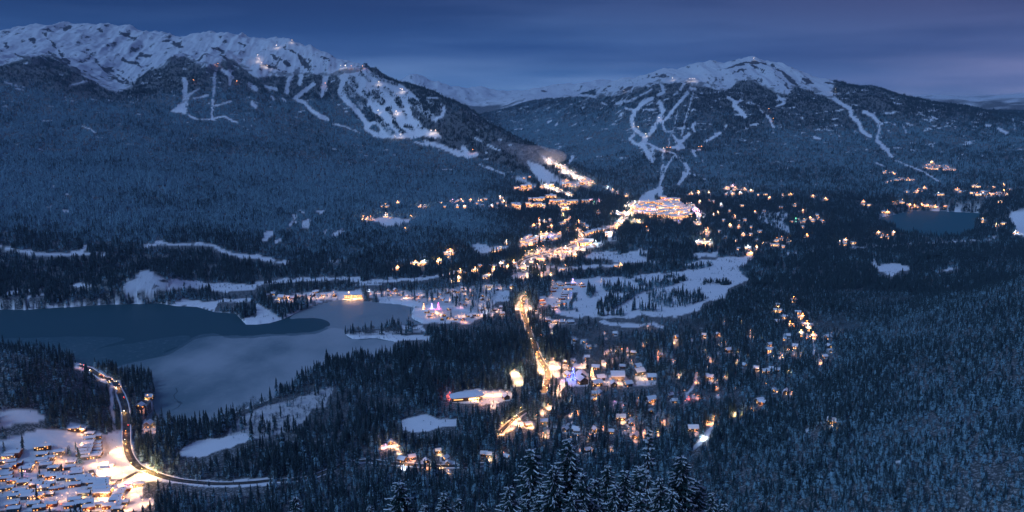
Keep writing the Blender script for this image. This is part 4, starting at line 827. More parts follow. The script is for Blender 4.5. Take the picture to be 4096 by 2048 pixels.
WATER = mat('open_lake_water', (.024, .078, .098), .5)
WATER.node_tree.nodes['Principled BSDF'].inputs['Specular IOR Level'].default_value = .12
t = WATER.node_tree; b = t.nodes['Principled BSDF']
g = N(t, 'ShaderNodeNewGeometry'); bp = N(t, 'ShaderNodeBump'); bp.inputs['Strength'].default_value = .25; bp.inputs['Distance'].default_value = .3
t.links.new(noise(t, g.outputs['Position'], .25, 3), bp.inputs['Height']); t.links.new(bp.outputs[0], b.inputs['Normal'])


def ice_material(name, lo, hi, a, bb, rough):
    m = mat(name, lo, rough)
    t = m.node_tree; b = t.nodes['Principled BSDF']
    g = N(t, 'ShaderNodeNewGeometry')
    mpn = N(t, 'ShaderNodeMapping'); mpn.inputs['Scale'].default_value = (1.0, .55, 1); mpn.inputs['Rotation'].default_value = (0, 0, .5)
    t.links.new(g.outputs['Position'], mpn.inputs[0])
    n = noise(t, mpn.outputs[0], .0042, 6, .55)
    spx = N(t, 'ShaderNodeSeparateXYZ'); t.links.new(g.outputs['Position'], spx.inputs[0])
    thick = maprange(t, spx.outputs['X'], -900, -250, -.16, .10)      # the ice is thinner towards the outflow
    c = mixnode(t, lo, hi, maprange(t, mathn(t, 'ADD', n, thick), a, bb))
    n2 = noise(t, g.outputs['Position'], .09, 4, .6)
    c = mixnode(t, c, (.42, .46, .50), mathn(t, 'MULTIPLY', maprange(t, n2, .52, .8), .35))
    t.links.new(c, b.inputs['Base Color'])
    return m


THIN = ice_material('thin_dark_ice', (.028, .090, .112), (.085, .150, .172), .35, .68, .5)
ICE = ice_material('snow_dusted_ice', (.12, .19, .22), (.36, .41, .44), .33, .62, .5)
ICE2 = ice_material('wet_grey_ice', (.10, .17, .20), (.24, .30, .33), .38, .6, .5)
tag(sheet('lake', grow(LAKE_A, 1.006), 0.0, WATER), 'large half frozen lake below the wooded knoll', 'lake', kind='structure')
WATER2 = mat('wind_ruffled_water', (.030, .125, .155), .6)
WATER2.node_tree.nodes['Principled BSDF'].inputs['Specular IOR Level'].default_value = .08
tag(sheet('lake', grow(LAKE_B, 1.01), 0.0, WATER2), 'dark open lake near the lit houses under the far slope', 'lake', kind='structure')
i1 = smooth_poly([(-260, 1352)] + conv(M1, ((0, 1100), (150, 1095), (500, 1080), (830, 1090), (848, 1108), (700, 1142), (640, 1172), (740, 1145), (900, 1130), (1100, 1090), (1260, 1073), (1282, 1098), (1200, 1152), (1080, 1192), (1150, 1188), (1270, 1125))) + [(860, 1430), (700, 1450), (600, 1600), (620, 1640), (480, 1600), (-260, 1500)], 2)
i2 = smooth_poly(conv(M1, ((1270, 1122), (1350, 1085), (1490, 1075), (1502, 1095), (1717, 1093))) + conv(M2, ((60, 1085), (200, 1078), (400, 1068), (480, 1035))) + [(1330, 1310), (1390, 1320), (1376, 1338), (1412, 1362), (1500, 1356), (1600, 1370), (1590, 1430), (1400, 1440), (1310, 1480), (1180, 1570), (1024, 1640), (900, 1690), (835, 1720), (716, 1725), (600, 1700), (560, 1690), (570, 1640), (590, 1560), (560, 1500), (400, 1490), (520, 1450), (690, 1420)], 2)
i3 = smooth_poly(conv(M2, ((478, 1036), (505, 990), (430, 962), (300, 958), (215, 968))) + [(1180, 1255), (1245, 1225), (1346, 1196), (1412, 1196), (1519, 1208), (1600, 1214), (1662, 1228), (1641, 1262), (1660, 1285), (1700, 1298), (1600, 1305), (1420, 1330), (1370, 1330), (1330, 1312)], 2)


def ragged(pts, amp, seed):
    p = np.array(pts); q = np.roll(p, -1, 0)
    p = np.stack([p, (p + q) / 2], 1).reshape(-1, 2)
    t_ = np.cumsum(np.r_[0, np.hypot(*(p[1:] - p[:-1]).T)])
    p[:, 0] += (fbm(t_ / 40, t_ * 0 + seed, 4, seed) - .5) * amp * 2.4
    p[:, 1] += (fbm(t_ / 40, t_ * 0 + seed + 9, 4, seed + 3) - .5) * amp
    return [tuple(a) for a in p]


slush = ragged([(a - 10, c - 9 if c < 1420 else c) for a, c in i2], 10, 5)
i1 = ragged(i1, 6, 2); i2 = ragged(i2, 6, 3); i3 = ragged(i3, 5, 4)
SLUSH = ice_material('grey_slush', (.05, .11, .135), (.13, .20, .23), .35, .65, .5)
tag(sheet('lake_ice', slush, 0.12, SLUSH), 'dull slush band along the edge of the pale ice', 'ice', kind='structure')


tag(sheet('lake_ice', i1, 0.10, THIN), 'thin dark ice sheet on the left of the big lake', 'ice', kind='structure')
tag(sheet('lake_ice', i2, 0.16, ICE), 'pale snow dusted ice sheet filling the big lake', 'ice', kind='structure')
tag(sheet('lake_ice', i3, 0.13, ICE2), 'grey ice in the bay below the lakeside houses', 'ice', kind='structure')

tag(sheet('pond_ice', smooth_poly(conv(M3, ((470, 890), (500, 872), (545, 858), (590, 838), (603, 852), (580, 878), (530, 895), (500, 922), (472, 912)))), 2.9, ICE2), 'grey frozen pond on the snowy golf course', 'ice', kind='structure')

# ------------------------------------------------------------------ forest
PROTO = bpy.data.collections.new('tree_kinds')     # not linked to the scene


def skirt_tree(rng, h, r, tiers, tips, x0=0., y0=0., z0=0., sparse=0.0):
    V = []; Fc = []
    base = .08 * h
    ph = rng.random() * 6.28
    for i in range(tiers):
        f = i / tiers
        zt = base + (h - base) * f
        zn = base + (h - base) * min(1.0, (i + 1.75) / tiers)
        rr = r * (1 - f) ** .85 * (.82 + .36 * rng.random()) + .12
        if rng.random() < sparse:
            rr *= .45
        c = len(V)
        V.append((x0, y0, z0 + zn))
        n = max(4, int(tips * (1 - .45 * f)))
        ph += 1.1
        for k in range(n):
            a = ph + 6.283 * (k + .35 * rng.random()) / n
            q = rr * (.62 + .5 * rng.random())
            V.append((x0 + math.cos(a) * q, y0 + math.sin(a) * q, z0 + zt - (.10 + .14 * rng.random()) * rr))
            a2 = ph + 6.283 * (k + .6) / n
            q2 = rr * .40
            V.append((x0 + math.cos(a2) * q2, y0 + math.sin(a2) * q2, z0 + zt + .18 * rr))
        for k in range(2 * n):
            Fc.append((c, c + 1 + k, c + 1 + (k + 1) % (2 * n)))
    # bare stem to the ground
    c = len(V); s = .018 * h
    for k in range(3):
        a = 2.094 * k
        V.append((x0 + math.cos(a) * s, y0 + math.sin(a) * s, z0 - 1.5)); 
    V.append((x0, y0, z0 + h * .3))
    for k in range(3):
        Fc.append((c + k, c + (k + 1) % 3, c + 3))
    return V, Fc


def bare_tree(rng, h, r):
    """leafless crown of frosted twigs"""
    V = []; Fc = []

    def blade(a, b, w):
        d = Vector(b) - Vector(a); s = d.cross(Vector((rng.random() - .5, rng.random() - .5, .3)))
        s = s.normalized() * w if s.length > 0 else Vector((w, 0, 0))
        c = len(V)
        V.extend([tuple(Vector(a) + s), tuple(Vector(a) - s), tuple(b)])
        Fc.append((c, c + 1, c + 2))
    blade((0, 0, -1), (0, 0, h * .9), .22)
    for i in range(34):
        f = .25 + .7 * rng.random()
        a = 6.283 * rng.random(); l = r * (1.15 - f) * (.7 + .7 * rng.random())
        p = (0, 0, h * f * .8)
        q = (math.cos(a) * l, math.sin(a) * l, h * f * .8 + l * (.7 + .5 * rng.random()))
        blade(p, q, .10)
        for j in range(4):
            u = .4 + .6 * rng.random()
            p2 = tuple(Vector(p).lerp(Vector(q), u))
            a2 = a + (rng.random() - .5) * 2.2
            blade(p2, (p2[0] + math.cos(a2) * l * .45, p2[1] + math.sin(a2) * l * .45, p2[2] + l * .35), .09)
    return V, Fc


prng = np.random.default_rng(5)


def proto(name, trees, m):
    V = []; Fc = []
    for v, f in trees:
        o = len(V); V += v; Fc += [tuple(i + o for i in q) for q in f]
    o = mesh_obj(name, V, Fc, m, link=False)
    PROTO.objects.link(o)
    return o


# order by name: 0-5 near firs, 6-7 bare trees, 8-11 mid pairs, 12-15 far clumps
NEARP = []
for i in range(6):
    NEARP.append(proto('kind_%02d' % i, [skirt_tree(prng, 22, 2.5 + 2.1 * prng.random(), 11 + int(6 * prng.random()), 8, sparse=.08 + .2 * prng.random())], NEEDLE))
TWIG = tree_material('frosted_twigs', (.045, .065, .075), (.07, .085, .09), .40)
for i in range(2):
    proto('kind_%02d' % (6 + i), [bare_tree(prng, 14, 4.2)], TWIG)
for i in range(4):
    tr = []
    for k in range(3):
        tr.append(skirt_tree(prng, 15 + 10 * prng.random(), 2.7 + 1.2 * prng.random(), 8, 6, (prng.random() - .5) * 13, (prng.random() - .5) * 13, -.5))
    proto('kind_%02d' % (8 + i), tr, NEEDLE)
for i in range(4):
    tr = []
    for k in range(4):
        tr.append(skirt_tree(prng, 9 + 14 * prng.random(), 2.4 + 1.5 * prng.random(), 4, 5, (prng.random() - .5) * 17, (prng.random() - .5) * 17, -1))
    proto('kind_%02d' % (12 + i), tr, NEEDLE)

GN = bpy.data.node_groups.new('plant_trees', 'GeometryNodeTree')
GN.interface.new_socket('Geometry', in_out='INPUT', socket_type='NodeSocketGeometry')
GN.interface.new_socket('Geometry', in_out='OUTPUT', socket_type='NodeSocketGeometry')
gi = GN.nodes.new('NodeGroupInput'); go = GN.nodes.new('NodeGroupOutput')
iop = GN.nodes.new('GeometryNodeInstanceOnPoints'); ci = GN.nodes.new('GeometryNodeCollectionInfo')
ci.inputs['Collection'].default_value = PROTO; ci.inputs['Separate Children'].default_value = True; ci.inputs['Reset Children'].default_value = True


def named(nm, ty):
    n = GN.nodes.new('GeometryNodeInputNamedAttribute'); n.data_type = ty; n.inputs['Name'].default_value = nm
    return n.outputs['Attribute']


GN.links.new(gi.outputs[0], iop.inputs['Points']); GN.links.new(ci.outputs[0], iop.inputs['Instance'])
iop.inputs['Pick Instance'].default_value = True
GN.links.new(named('variant', 'INT'), iop.inputs['Instance Index'])
GN.links.new(named('rot', 'FLOAT_VECTOR'), iop.inputs['Rotation'])
GN.links.new(named('scl', 'FLOAT_VECTOR'), iop.inputs['Scale'])
GN.links.new(iop.outputs[0], go.inputs[0])


def forest(name, label, P, variant, scl, frost):
    n = len(P)
    me = bpy.data.meshes.new(name)
    me.vertices.add(n); me.vertices.foreach_set('co', np.ascontiguousarray(P, np.float32).ravel())
    a = me.attributes.new('variant', 'INT', 'POINT'); a.data.foreach_set('value', np.ascontiguousarray(variant, np.int32))
    rot = np.zeros((n, 3), np.float32); rot[:, 2] = RNG.random(n) * 6.283; rot[:, :2] = (RNG.random((n, 2)) - .5) * .10
    a = me.attributes.new('rot', 'FLOAT_VECTOR', 'POINT'); a.data.foreach_set('vector', rot.ravel())
    a = me.attributes.new('scl', 'FLOAT_VECTOR', 'POINT'); a.data.foreach_set('vector', np.ascontiguousarray(scl, np.float32).ravel())
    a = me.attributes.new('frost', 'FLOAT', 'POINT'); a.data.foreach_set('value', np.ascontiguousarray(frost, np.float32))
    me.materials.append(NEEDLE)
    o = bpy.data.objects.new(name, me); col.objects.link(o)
    md = o.modifiers.new('plant', 'NODES'); md.node_group = GN
    tag(o, label, 'forest', kind='stuff')
    print('FOREST', name, n)
    return o


def scatter(d0, d1, area, hmax, margin=30.):
    """random places between two distances, one per `area` square metres, that can be seen over the ground in front"""
    n = int(.5 * (AZ1 - AZ0) * .93 * (d1 * d1 - d0 * d0) / area)
    az = (AZ0 + (AZ1 - AZ0) * .035) + RNG.random(n) * (AZ1 - AZ0) * .93
    d = np.sqrt(d0 * d0 + RNG.random(n) * (d1 * d1 - d0 * d0))
    x = d * np.sin(az); y = d * np.cos(az)
    fi = ridx(d); fj = (az - AZ0) / (azs[1] - azs[0])
    z = bil(Z, fi, fj)
    vis = (z + hmax + margin - H) / d > bil(runmax, np.maximum(fi - 1, 0), fj)
    px, py = project(x, y, z)
    _, py2 = project(x, y, z + hmax * .75)
    vis &= (py2 < 2120)
    return x[vis], y[vis], z[vis], px[vis], py[vis], d[vis]


def keep(x, y, z, px, py, d, h):
    c = cover(px, py, x, y)
    _, pt = project(x, y, z + h * .8)
    _, pm = project(x, y, z + h * .4)
    c2 = np.minimum(sampleC(px, pt), sampleC(px, pm))
    grove = sample(TREEIN, px, py)
    return (np.minimum(c, c2) > RNG.random(len(x)) * .92 + .04) | ((grove > RNG.random(len(x)) * .9 + .08) & (sample(LAKE, px, py) < .3))


def sampleC(px, py):
    return np.clip(np.maximum(1 - sample(CLEAR, px, py), sample(TREEIN, px, py + 12)), 0, 1) * 1.0


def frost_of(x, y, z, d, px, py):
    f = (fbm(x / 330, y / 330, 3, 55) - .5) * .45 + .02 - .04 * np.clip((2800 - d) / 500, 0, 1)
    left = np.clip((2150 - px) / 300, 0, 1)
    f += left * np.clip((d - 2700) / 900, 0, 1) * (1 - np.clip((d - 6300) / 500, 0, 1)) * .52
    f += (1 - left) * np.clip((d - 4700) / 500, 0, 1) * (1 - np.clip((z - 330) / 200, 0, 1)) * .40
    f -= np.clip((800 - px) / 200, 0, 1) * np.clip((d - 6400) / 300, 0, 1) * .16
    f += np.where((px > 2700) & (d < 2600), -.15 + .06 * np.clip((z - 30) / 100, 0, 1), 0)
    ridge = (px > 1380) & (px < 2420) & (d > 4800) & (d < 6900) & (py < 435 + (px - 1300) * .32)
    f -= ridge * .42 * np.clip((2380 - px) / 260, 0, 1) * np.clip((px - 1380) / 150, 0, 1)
    f += (d > 6300) * np.clip((px - 1900) / 100, 0, 1) * np.clip((2800 - px) / 350, 0, 1) * .28  # flank behind the ridge coloured paler, standing in for haze
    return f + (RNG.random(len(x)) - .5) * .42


# ------------------------------------------------------------------ small shape kit
class MB:
    def __init__(self):
        self.v = []; self.f = []; self.m = []

    def add(self, v, f, mi=0):
        o = len(self.v); self.v += [tuple(q) for q in v]
        for q in f:
            self.f.append(tuple(i + o for i in q)); self.m.append(mi)

    def box(self, x0, x1, y0, y1, z0, z1, mi=0):
        self.add([(x0, y0, z0), (x1, y0, z0), (x1, y1, z0), (x0, y1, z0), (x0, y0, z1), (x1, y0, z1), (x1, y1, z1), (x0, y1, z1)],
                 [(0, 3, 2, 1), (4, 5, 6, 7), (0, 1, 5, 4), (1, 2, 6, 5), (2, 3, 7, 6), (3, 0, 4, 7)], mi)

    def tube(self, pts, radii, n=6, mi=0, cap=True):
        rows = []
        for i, p in enumerate(pts):
            p = Vector(p)
            d = (Vector(pts[min(i + 1, len(pts) - 1)]) - Vector(pts[max(i - 1, 0)])).normalized()
            a = d.cross(Vector((0, 0, 1)) if abs(d.z) < .9 else Vector((1, 0, 0))).normalized(); b = d.cross(a)
            rows.append([tuple(p + (a * math.cos(6.2832 * k / n) + b * math.sin(6.2832 * k / n)) * radii[i]) for k in range(n)])
        v = [q for r in rows for q in r]; f = []
        for i in range(len(rows) - 1):
            for k in range(n):
                f.append((i * n + k, i * n + (k + 1) % n, (i + 1) * n + (k + 1) % n, (i + 1) * n + k))
        if cap:
            f.append(tuple(range((len(rows) - 1) * n, len(rows) * n))); f.append(tuple(reversed(range(n))))
        self.add(v, f, mi)

    def ball(self, c, r, n=8, m=5, mi=0, sz=1.0):
        v = [(c[0], c[1], c[2] - r * sz)]; f = []
        for j in range(1, m):
            t = math.pi * j / m
            for k in range(n):
                a = 6.2832 * k / n
                v.append((c[0] + r * math.sin(t) * math.cos(a), c[1] + r * math.sin(t) * math.sin(a), c[2] - r * sz * math.cos(t)))
        v.append((c[0], c[1], c[2] + r * sz))
        for k in range(n):
            f.append((0, 1 + (k + 1) % n, 1 + k))
            f.append((len(v) - 1, 1 + (m - 2) * n + k, 1 + (m - 2) * n + (k + 1) % n))
        for j in range(m - 2):
            for k in range(n):
                f.append((1 + j * n + k, 1 + j * n + (k + 1) % n, 1 + (j + 1) * n + (k + 1) % n, 1 + (j + 1) * n + k))
        self.add(v, f, mi)

    def mesh(self, name, mats, smooth=False):
        me = bpy.data.meshes.new(name)
        me.from_pydata(self.v, [], self.f)
        for q in (mats if isinstance(mats, (list, tuple)) else [mats]):
            me.materials.append(q)
        if max(self.m, default=0) > 0:
            me.polygons.foreach_set('material_index', self.m)
        if smooth:
            me.polygons.foreach_set('use_smooth', [True] * len(me.polygons))
        return me


def put(name, me, parent=None, loc=None):
    o = bpy.data.objects.new(name, me); col.objects.link(o)
    if parent:
        o.parent = parent
    if loc is not None:
        o.location = loc
    return o


def empty(name, loc, rz=0., sc=1.):
    o = bpy.data.objects.new(name, None); o.empty_display_size = .5
    col.objects.link(o); o.location = loc; o.rotation_euler = (0, 0, rz); o.scale = (sc, sc, sc)
    return o


_ONES = ['', 'first', 'second', 'third', 'fourth', 'fifth', 'sixth', 'seventh', 'eighth', 'ninth', 'tenth', 'eleventh', 'twelfth', 'thirteenth', 'fourteenth', 'fifteenth', 'sixteenth', 'seventeenth', 'eighteenth', 'nineteenth']
_TENS = {2: 'twent', 3: 'thirt', 4: 'fort', 5: 'fift', 6: 'sixt', 7: 'sevent', 8: 'eight', 9: 'ninet'}


def ordinal(n):
    if n < 20:
        return _ONES[n]
    if n < 100:
        return _TENS[n // 10] + ('ieth' if n % 10 == 0 else 'y-' + _ONES[n % 10])
    return '%dth' % n


# ------------------------------------------------------------------ lights that the town burns
LCOL = {'w': (1.0, .45, .17), 'o': (1.0, .32, .07), 'y': (1.0, .56, .18), 'c': (.85, .92, 1.0), 'b': (.12, .16, 1.0), 'r': (1.0, .10, .05), 'p': (1.0, .40, .62), 'v': (.55, .40, 1.0), 'g': (.25, 1.0, .55), 'm': (1.0, .15, .45), 'n': (1.0, .70, .50)}
GLOW = {}
for k, c in LCOL.items():
    GLOW[k] = mat('lamp_glow_' + k, c, .5, c, 26.0)
    GLOW[k].cycles.emission_sampling = 'NONE'
LD = {}


def light_data(k, power):
    p = round(power / 500.) * 500. if power > 500 else 500.
    if (k, p) not in LD:
        l = bpy.data.lights.new('glow', 'POINT'); l.color = LCOL[k]; l.energy = p; l.shadow_soft_size = .7
        LD[(k, p)] = l
    return LD[(k, p)]


def glow_at(k, power, parent, loc):
    o = bpy.data.objects.new('light_source', light_data(k, power)); col.objects.link(o); o.parent = parent; o.location = loc
    return o


POLE = mat('galvanised_pole', (.16, .17, .18), .5, metal=.6)
WOODD = mat('dark_stained_wood', (.055, .038, .028), .7)
WOODM = mat('brown_cedar_wall', (.13, .085, .055), .75)
WALLG = mat('grey_render_wall', (.22, .21, .20), .8)
WALLB = mat('blue_grey_clapboard', (.10, .125, .15), .8)
WALLR = mat('rust_red_siding', (.16, .055, .04), .8)
SNOW = mat('roof_snow', (.80, .82, .86), .85)
GLASSD = mat('dark_window_glass', (.02, .03, .05), .1)
WLIT = []
for i, (c, e) in enumerate((((1.0, .50, .15), 2.6), ((1.0, .60, .26), 3.6), ((1.0, .38, .09), 2.2))):
    m = mat('lit_window_%d' % i, (.3, .2, .1), .4, c, e); m.cycles.emission_sampling = 'NONE'; WLIT.append(m)
FLIT = []
for i, (c, e) in enumerate((((1.0, .46, .15), 5.5), ((1.0, .56, .25), 7.0), ((1.0, .34, .09), 5.0))):
    m = mat('far_lit_window_%d' % i, (.3, .2, .1), .4, c, e); m.cycles.emission_sampling = 'NONE'; FLIT.append(m)
CHIM = mat('chimney_stone', (.20, .19, .18), .85)
ASPHALT = mat('wet_winter_asphalt', (.045, .045, .05), .55)
t = ASPHALT.node_tree; b = t.nodes['Principled BSDF']; g = N(t, 'ShaderNodeNewGeometry')
t.links.new(mixnode(t, (.035, .036, .040), (.16, .17, .18), maprange(t, noise(t, g.outputs['Position'], .12, 4, .65), .45, .75)), b.inputs['Base Color'])
PAINT = mat('yellow_road_paint', (.45, .32, .06), .6)
BANK = mat('ploughed_snow', (.68, .70, .74), .9)

hrng = random.Random(3)


def house_meshes(w, d, h, rise, nwin, floors, wallm, over=.8, snow=.45, lit=.6, seed=0):
    """meshes of one house kind; ridge along x, front towards -y"""
    r = random.Random(seed); M = {}
    b = MB(); b.box(-w / 2, w / 2, -d / 2, d / 2, -1.5, h)
    b.add([(-w / 2, -d / 2, h), (-w / 2, d / 2, h), (-w / 2, 0, h + rise)], [(0, 2, 1)]); b.add([(w / 2, -d / 2, h), (w / 2, d / 2, h), (w / 2, 0, h + rise)], [(0, 1, 2)])
    M['wall'] = b.mesh('wall', wallm)

    def slab(t0, t1, o, mi_name, m, smooth=False):
        b = MB(); k = rise / (d / 2); X0 = w / 2 + o; Y0 = d / 2 + o; zl = h - o * k; zr = h + rise
        P = [(-Y0, zl + t0), (0, zr + t0), (Y0, zl + t0), (Y0, zl + t1), (0, zr + t1 * 1.15), (-Y0, zl + t1)]
        if t1 - t0 > .4:      # rounded snow lip
            P = [(-Y0, zl + t0), (0, zr + t0), (Y0, zl + t0), (Y0 + .12, zl + t0 + (t1 - t0) * .5), (Y0 * .93, zl + t1 + .07 * Y0 * k), (0, zr + t1 * 1.1), (-Y0 * .93, zl + t1 + .07 * Y0 * k), (-Y0 - .12, zl + t0 + (t1 - t0) * .5)]
        n = len(P)
        v = [(-X0, y, z) for y, z in P] + [(X0, y, z) for y, z in P]
        f = [(i, (i + 1) % n, n + (i + 1) % n, n + i) for i in range(n)]
        f += [tuple(reversed(range(n))), tuple(range(n, 2 * n))]
        f = [tuple(reversed(q)) for q in f]
        b.add(v, f)
        return b.mesh(mi_name, m)
    M['roof'] = slab(.02, .30, over, 'roof', WOODD)
    M['snow'] = slab(.31, .31 + snow, over - .05, 'snow', SNOW)
    wins = []
    for fl in range(floors):
        z0 = .9 + fl * 2.8
        for i in range(nwin):
            x = -w / 2 + w * (i + .5) / nwin
            wins.append((x, -d / 2, z0, 1.5, 1.35, 0))
        for s in (-1, 1):
            wins.append((s * w / 2, -d * .18, z0, 1.3, 1.25, s))
    if rise > 2:
        for s in (-1, 1):
            wins.append((s * w / 2, 0, h + .25, 1.4, rise * .45, s))
    M['wins'] = []
    for (x, y, z, ww, hh, s) in wins:
        b = MB()
        if s == 0:
            b.box(x - ww / 2, x + ww / 2, y - .06, y + .02, z, z + hh)
        else:
            b.box(x - .02 if s > 0 else x - .06, x + .06 if s > 0 else x + .02, y - ww / 2, y + ww / 2, z, z + hh)
        M['wins'].append((b.mesh('window', r.choice(WLIT) if r.random() < lit else GLASSD)))
    b = MB(); b.box(w * .30, w * .30 + 1.0, -d / 2 - .08, -d / 2 + .02, 0, 2.1); M['door'] = b.mesh('door', WOODD)
    b = MB(); cx = w * .22; b.box(cx, cx + .9, d * .08, d * .08 + .9, h, h + rise + 1.5); b.box(cx - .1, cx + 1.0, d * .08 - .1, d * .08 + 1.0, h + rise + 1.502, h + rise + 1.8)
    M['chimney'] = b.mesh('chimney', [CHIM])
    M['dims'] = (w, d, h, rise)
    return M


def make_house(M, loc, rz, sc, lampcol=None, power=0., detail=2, name='chalet'):
    e = empty(name, loc, rz, sc)
    put('wall', M['wall'], e); rf = put('roof', M['roof'], e); put('snow', M['snow'], rf)
    for i, me in enumerate(M['wins']):
        if detail > 1 or i % 2 == 0:
            put('window', me, e)
    if detail > 1:
        put('door', M['door'], e)
        put('chimney', M['chimney'], rf)
    if lampcol:
        w, d, h, rise = M['dims']
        glow_at(lampcol, power, e, (hrng.uniform(-.3, .3) * w, -d / 2 - 1.4, 2.4))
    return e


ROWK = [house_meshes(15, 10, 4.4, 1.1, 4, 2, m, .5, .6, .28, i) for i, m in enumerate((WALLB, WALLG, WOODM, WALLR))]
CHALK = [house_meshes(11, 9, 5.0, 3.2, 3, 2, m, .9, .55, .45, 10 + i) for i, m in enumerate((WOODM, WOODD, WALLG, WALLB))] + [house_meshes(14, 9, 5.4, 3.6, 4, 2, WOODM, 1.0, .55, .7, 20)]
KINDNAME = {'row': 'row_house', 'chalet': 'chalet'}
KWORD = {'row': 'long snow-roofed row house', 'chalet': 'steep snow-roofed chalet'}
used_spots = []
for key, place, kind, sp in HOUSES:
    order = sorted(range(len(sp)), key=lambda i: sp[i][0])
    rank = {i: n + 1 for n, i in enumerate(order)}
    for i, (px, py, sz, _) in enumerate(sp):
        p = hit(px, py + 4)
        if kind == 'row':
            M = ROWK[hrng.randrange(4)]; rz = rad(hrng.uniform(8, 20)) if key != 'stack' else rad(6)
        else:
            M = CHALK[hrng.randrange(5)]; rz = rad(hrng.choice((-70, -30, -12, 0, 10, 25, 65, 90)))
        lit = hrng.random() < .15
        e = make_house(M, (p.x, p.y, p.z - .1), rz, sz * hrng.uniform(.9, 1.1) * (1.0 if kind == 'row' else .84), hrng.choice('woy') if lit else None, 1100 * hrng.uniform(.5, 1.6), 2 if p.y < 1900 else 1, KINDNAME[kind])
        n = len(sp)
        tag(e, '%s %s, %s from the left' % (KWORD[kind], place, ordinal(rank[i])), 'house', 'houses ' + place)
        used_spots.append((p.x, p.y))


# ------------------------------------------------------------------ special buildings
def special(name, label, cat, px, py, rz):
    p = hit(px, py); e = empty(name, (p.x, p.y, p.z), rz); tag(e, label, cat)
    return e


def sp_xy(crop, x, y):
    q = spots(crop, '%f,%f' % (x, y))[0]
    return q[0], q[1]


# hall with the wide faceted snow roof
px, py = sp_xy('C2', 470, 430)
e = special('hall', 'large hall under a wide faceted snow roof in the forest', 'hall', px, py, rad(12))
b = MB(); b.box(-27, 24, -13, 13, -2, 6); put('wall', b.mesh('wall', WOODM), e)
b = MB()
ro = [(-31, -12), (-22, -17), (0, -16), (12, -18), (29, -12), (30, 6), (20, 15), (-12, 16), (-28, 8)]
b.add([(x, y, 6.1 + .12 * (x + 30) * .2) for x, y in ro] + [(x * .97, y * .97, 7.4 + .12 * (x + 30) * .2) for x, y in ro] + [(-8, 0, 10.5), (12, 2, 11.5)], [tuple(reversed(range(9)))] + [(i, (i + 1) % 9, 9 + (i + 1) % 9, 9 + i) for i in range(9)] + [(9 + i, 9 + (i + 1) % 9, 18 if i in (0, 1, 6, 7, 8) else 19) for i in range(9)] + [(18, 19, 11), (15, 19, 18)])
rf = put('roof', b.mesh('roof', SNOW), e)
b = MB(); b.box(2, 22, -13.2, -12.95, .8, 4.6); put('glass_wall', b.mesh('glass_wall', WLIT[1]), e)
b = MB(); b.box(-24, -8, -13.2, -12.95, 2.4, 3.6); put('window', b.mesh('window', WLIT[0]), e)
b = MB(); b.box(10, 26, -19, -17.6, 3.2, 3.8); put('entrance_canopy', b.mesh('entrance_canopy', WOODM), e)
glow_at('w', 9000, e, (14, -16, 3)); glow_at('r', 5000, e, (-33, 4, 4))
# petrol station: flat canopy on posts over a floodlit forecourt
px, py = sp_xy('T2', 350, 730)
e = special('petrol_station', 'petrol station with a flat canopy on its floodlit forecourt', 'petrol station', px, py, rad(14))
b = MB(); b.box(-7, 7, -5, 5, 5.0, 5.9); rf = put('canopy', b.mesh('canopy', WALLG), e)
b = MB(); b.box(-6.9, 6.9, -4.9, 4.9, 5.91, 6.3); put('snow', b.mesh('snow', SNOW), rf)
for sx in (-5, 5):
    for sy in (-3, 3):
        b = MB(); b.tube([(sx, sy, -1), (sx, sy, 4.99)], [.22, .22], 6); put('post', b.mesh('post', POLE), e)
for sx in (-3, 0, 3):
    b = MB(); b.box(sx - .4, sx + .4, -.6, .6, 0, 1.9); put('fuel_pump', b.mesh('fuel_pump', WALLR), e)
b = MB(); b.box(-12, 10, 12, 20, -1, 4.2); put('shop_wall', b.mesh('shop_wall', WALLG), e)
b = MB(); b.box(-12.5, 10.5, 11.4, 20.6, 4.21, 4.9); put('shop_roof', b.mesh('shop_roof', SNOW), e)
b = MB(); b.box(-10, 8, 11.86, 11.98, .5, 3.2); put('shop_window', b.mesh('shop_window', WLIT[1]), e)
for sx in (-3.5, 3.5):
    glow_at('c', 9000, e, (sx, -1, 4.6))
glow_at('w', 8000, e, (0, 9, 3.2))
# long dark lodge on the snowy rise
px, py = sp_xy('T1', 600, 415)
e = special('lodge', 'long dark timber lodge alone on the snowy rise behind the town', 'lodge', px, py, rad(24))
M = house_meshes(22, 8, 5.0, 1.4, 7, 2, WOODD, .6, .5, .35, 77)
put('wall', M['wall'], e); rf = put('roof', M['roof'], e); put('snow', M['snow'], rf)
for me in M['wins']:
    put('window', me, e)
# lakeside hotel with the floodlit front
px, py = sp_xy('L1', 1950, 455)
e = special('lakeside_hotel', 'wide lakeside hotel with a brightly floodlit front', 'hotel', px, py, rad(4))
M = house_meshes(46, 13, 9.5, 4.5, 11, 3, WALLG, 1.0, .6, .9, 78)
put('wall', M['wall'], e); rf = put('roof', M['roof'], e); put('snow', M['snow'], rf)
for me in M['wins']:
    put('window', me, e)
for sx in (-18, -6, 6, 18):
    glow_at('w', 9000, e, (sx, -11, 3.0))

# ------------------------------------------------------------------ far houses: one mesh each, several kinds


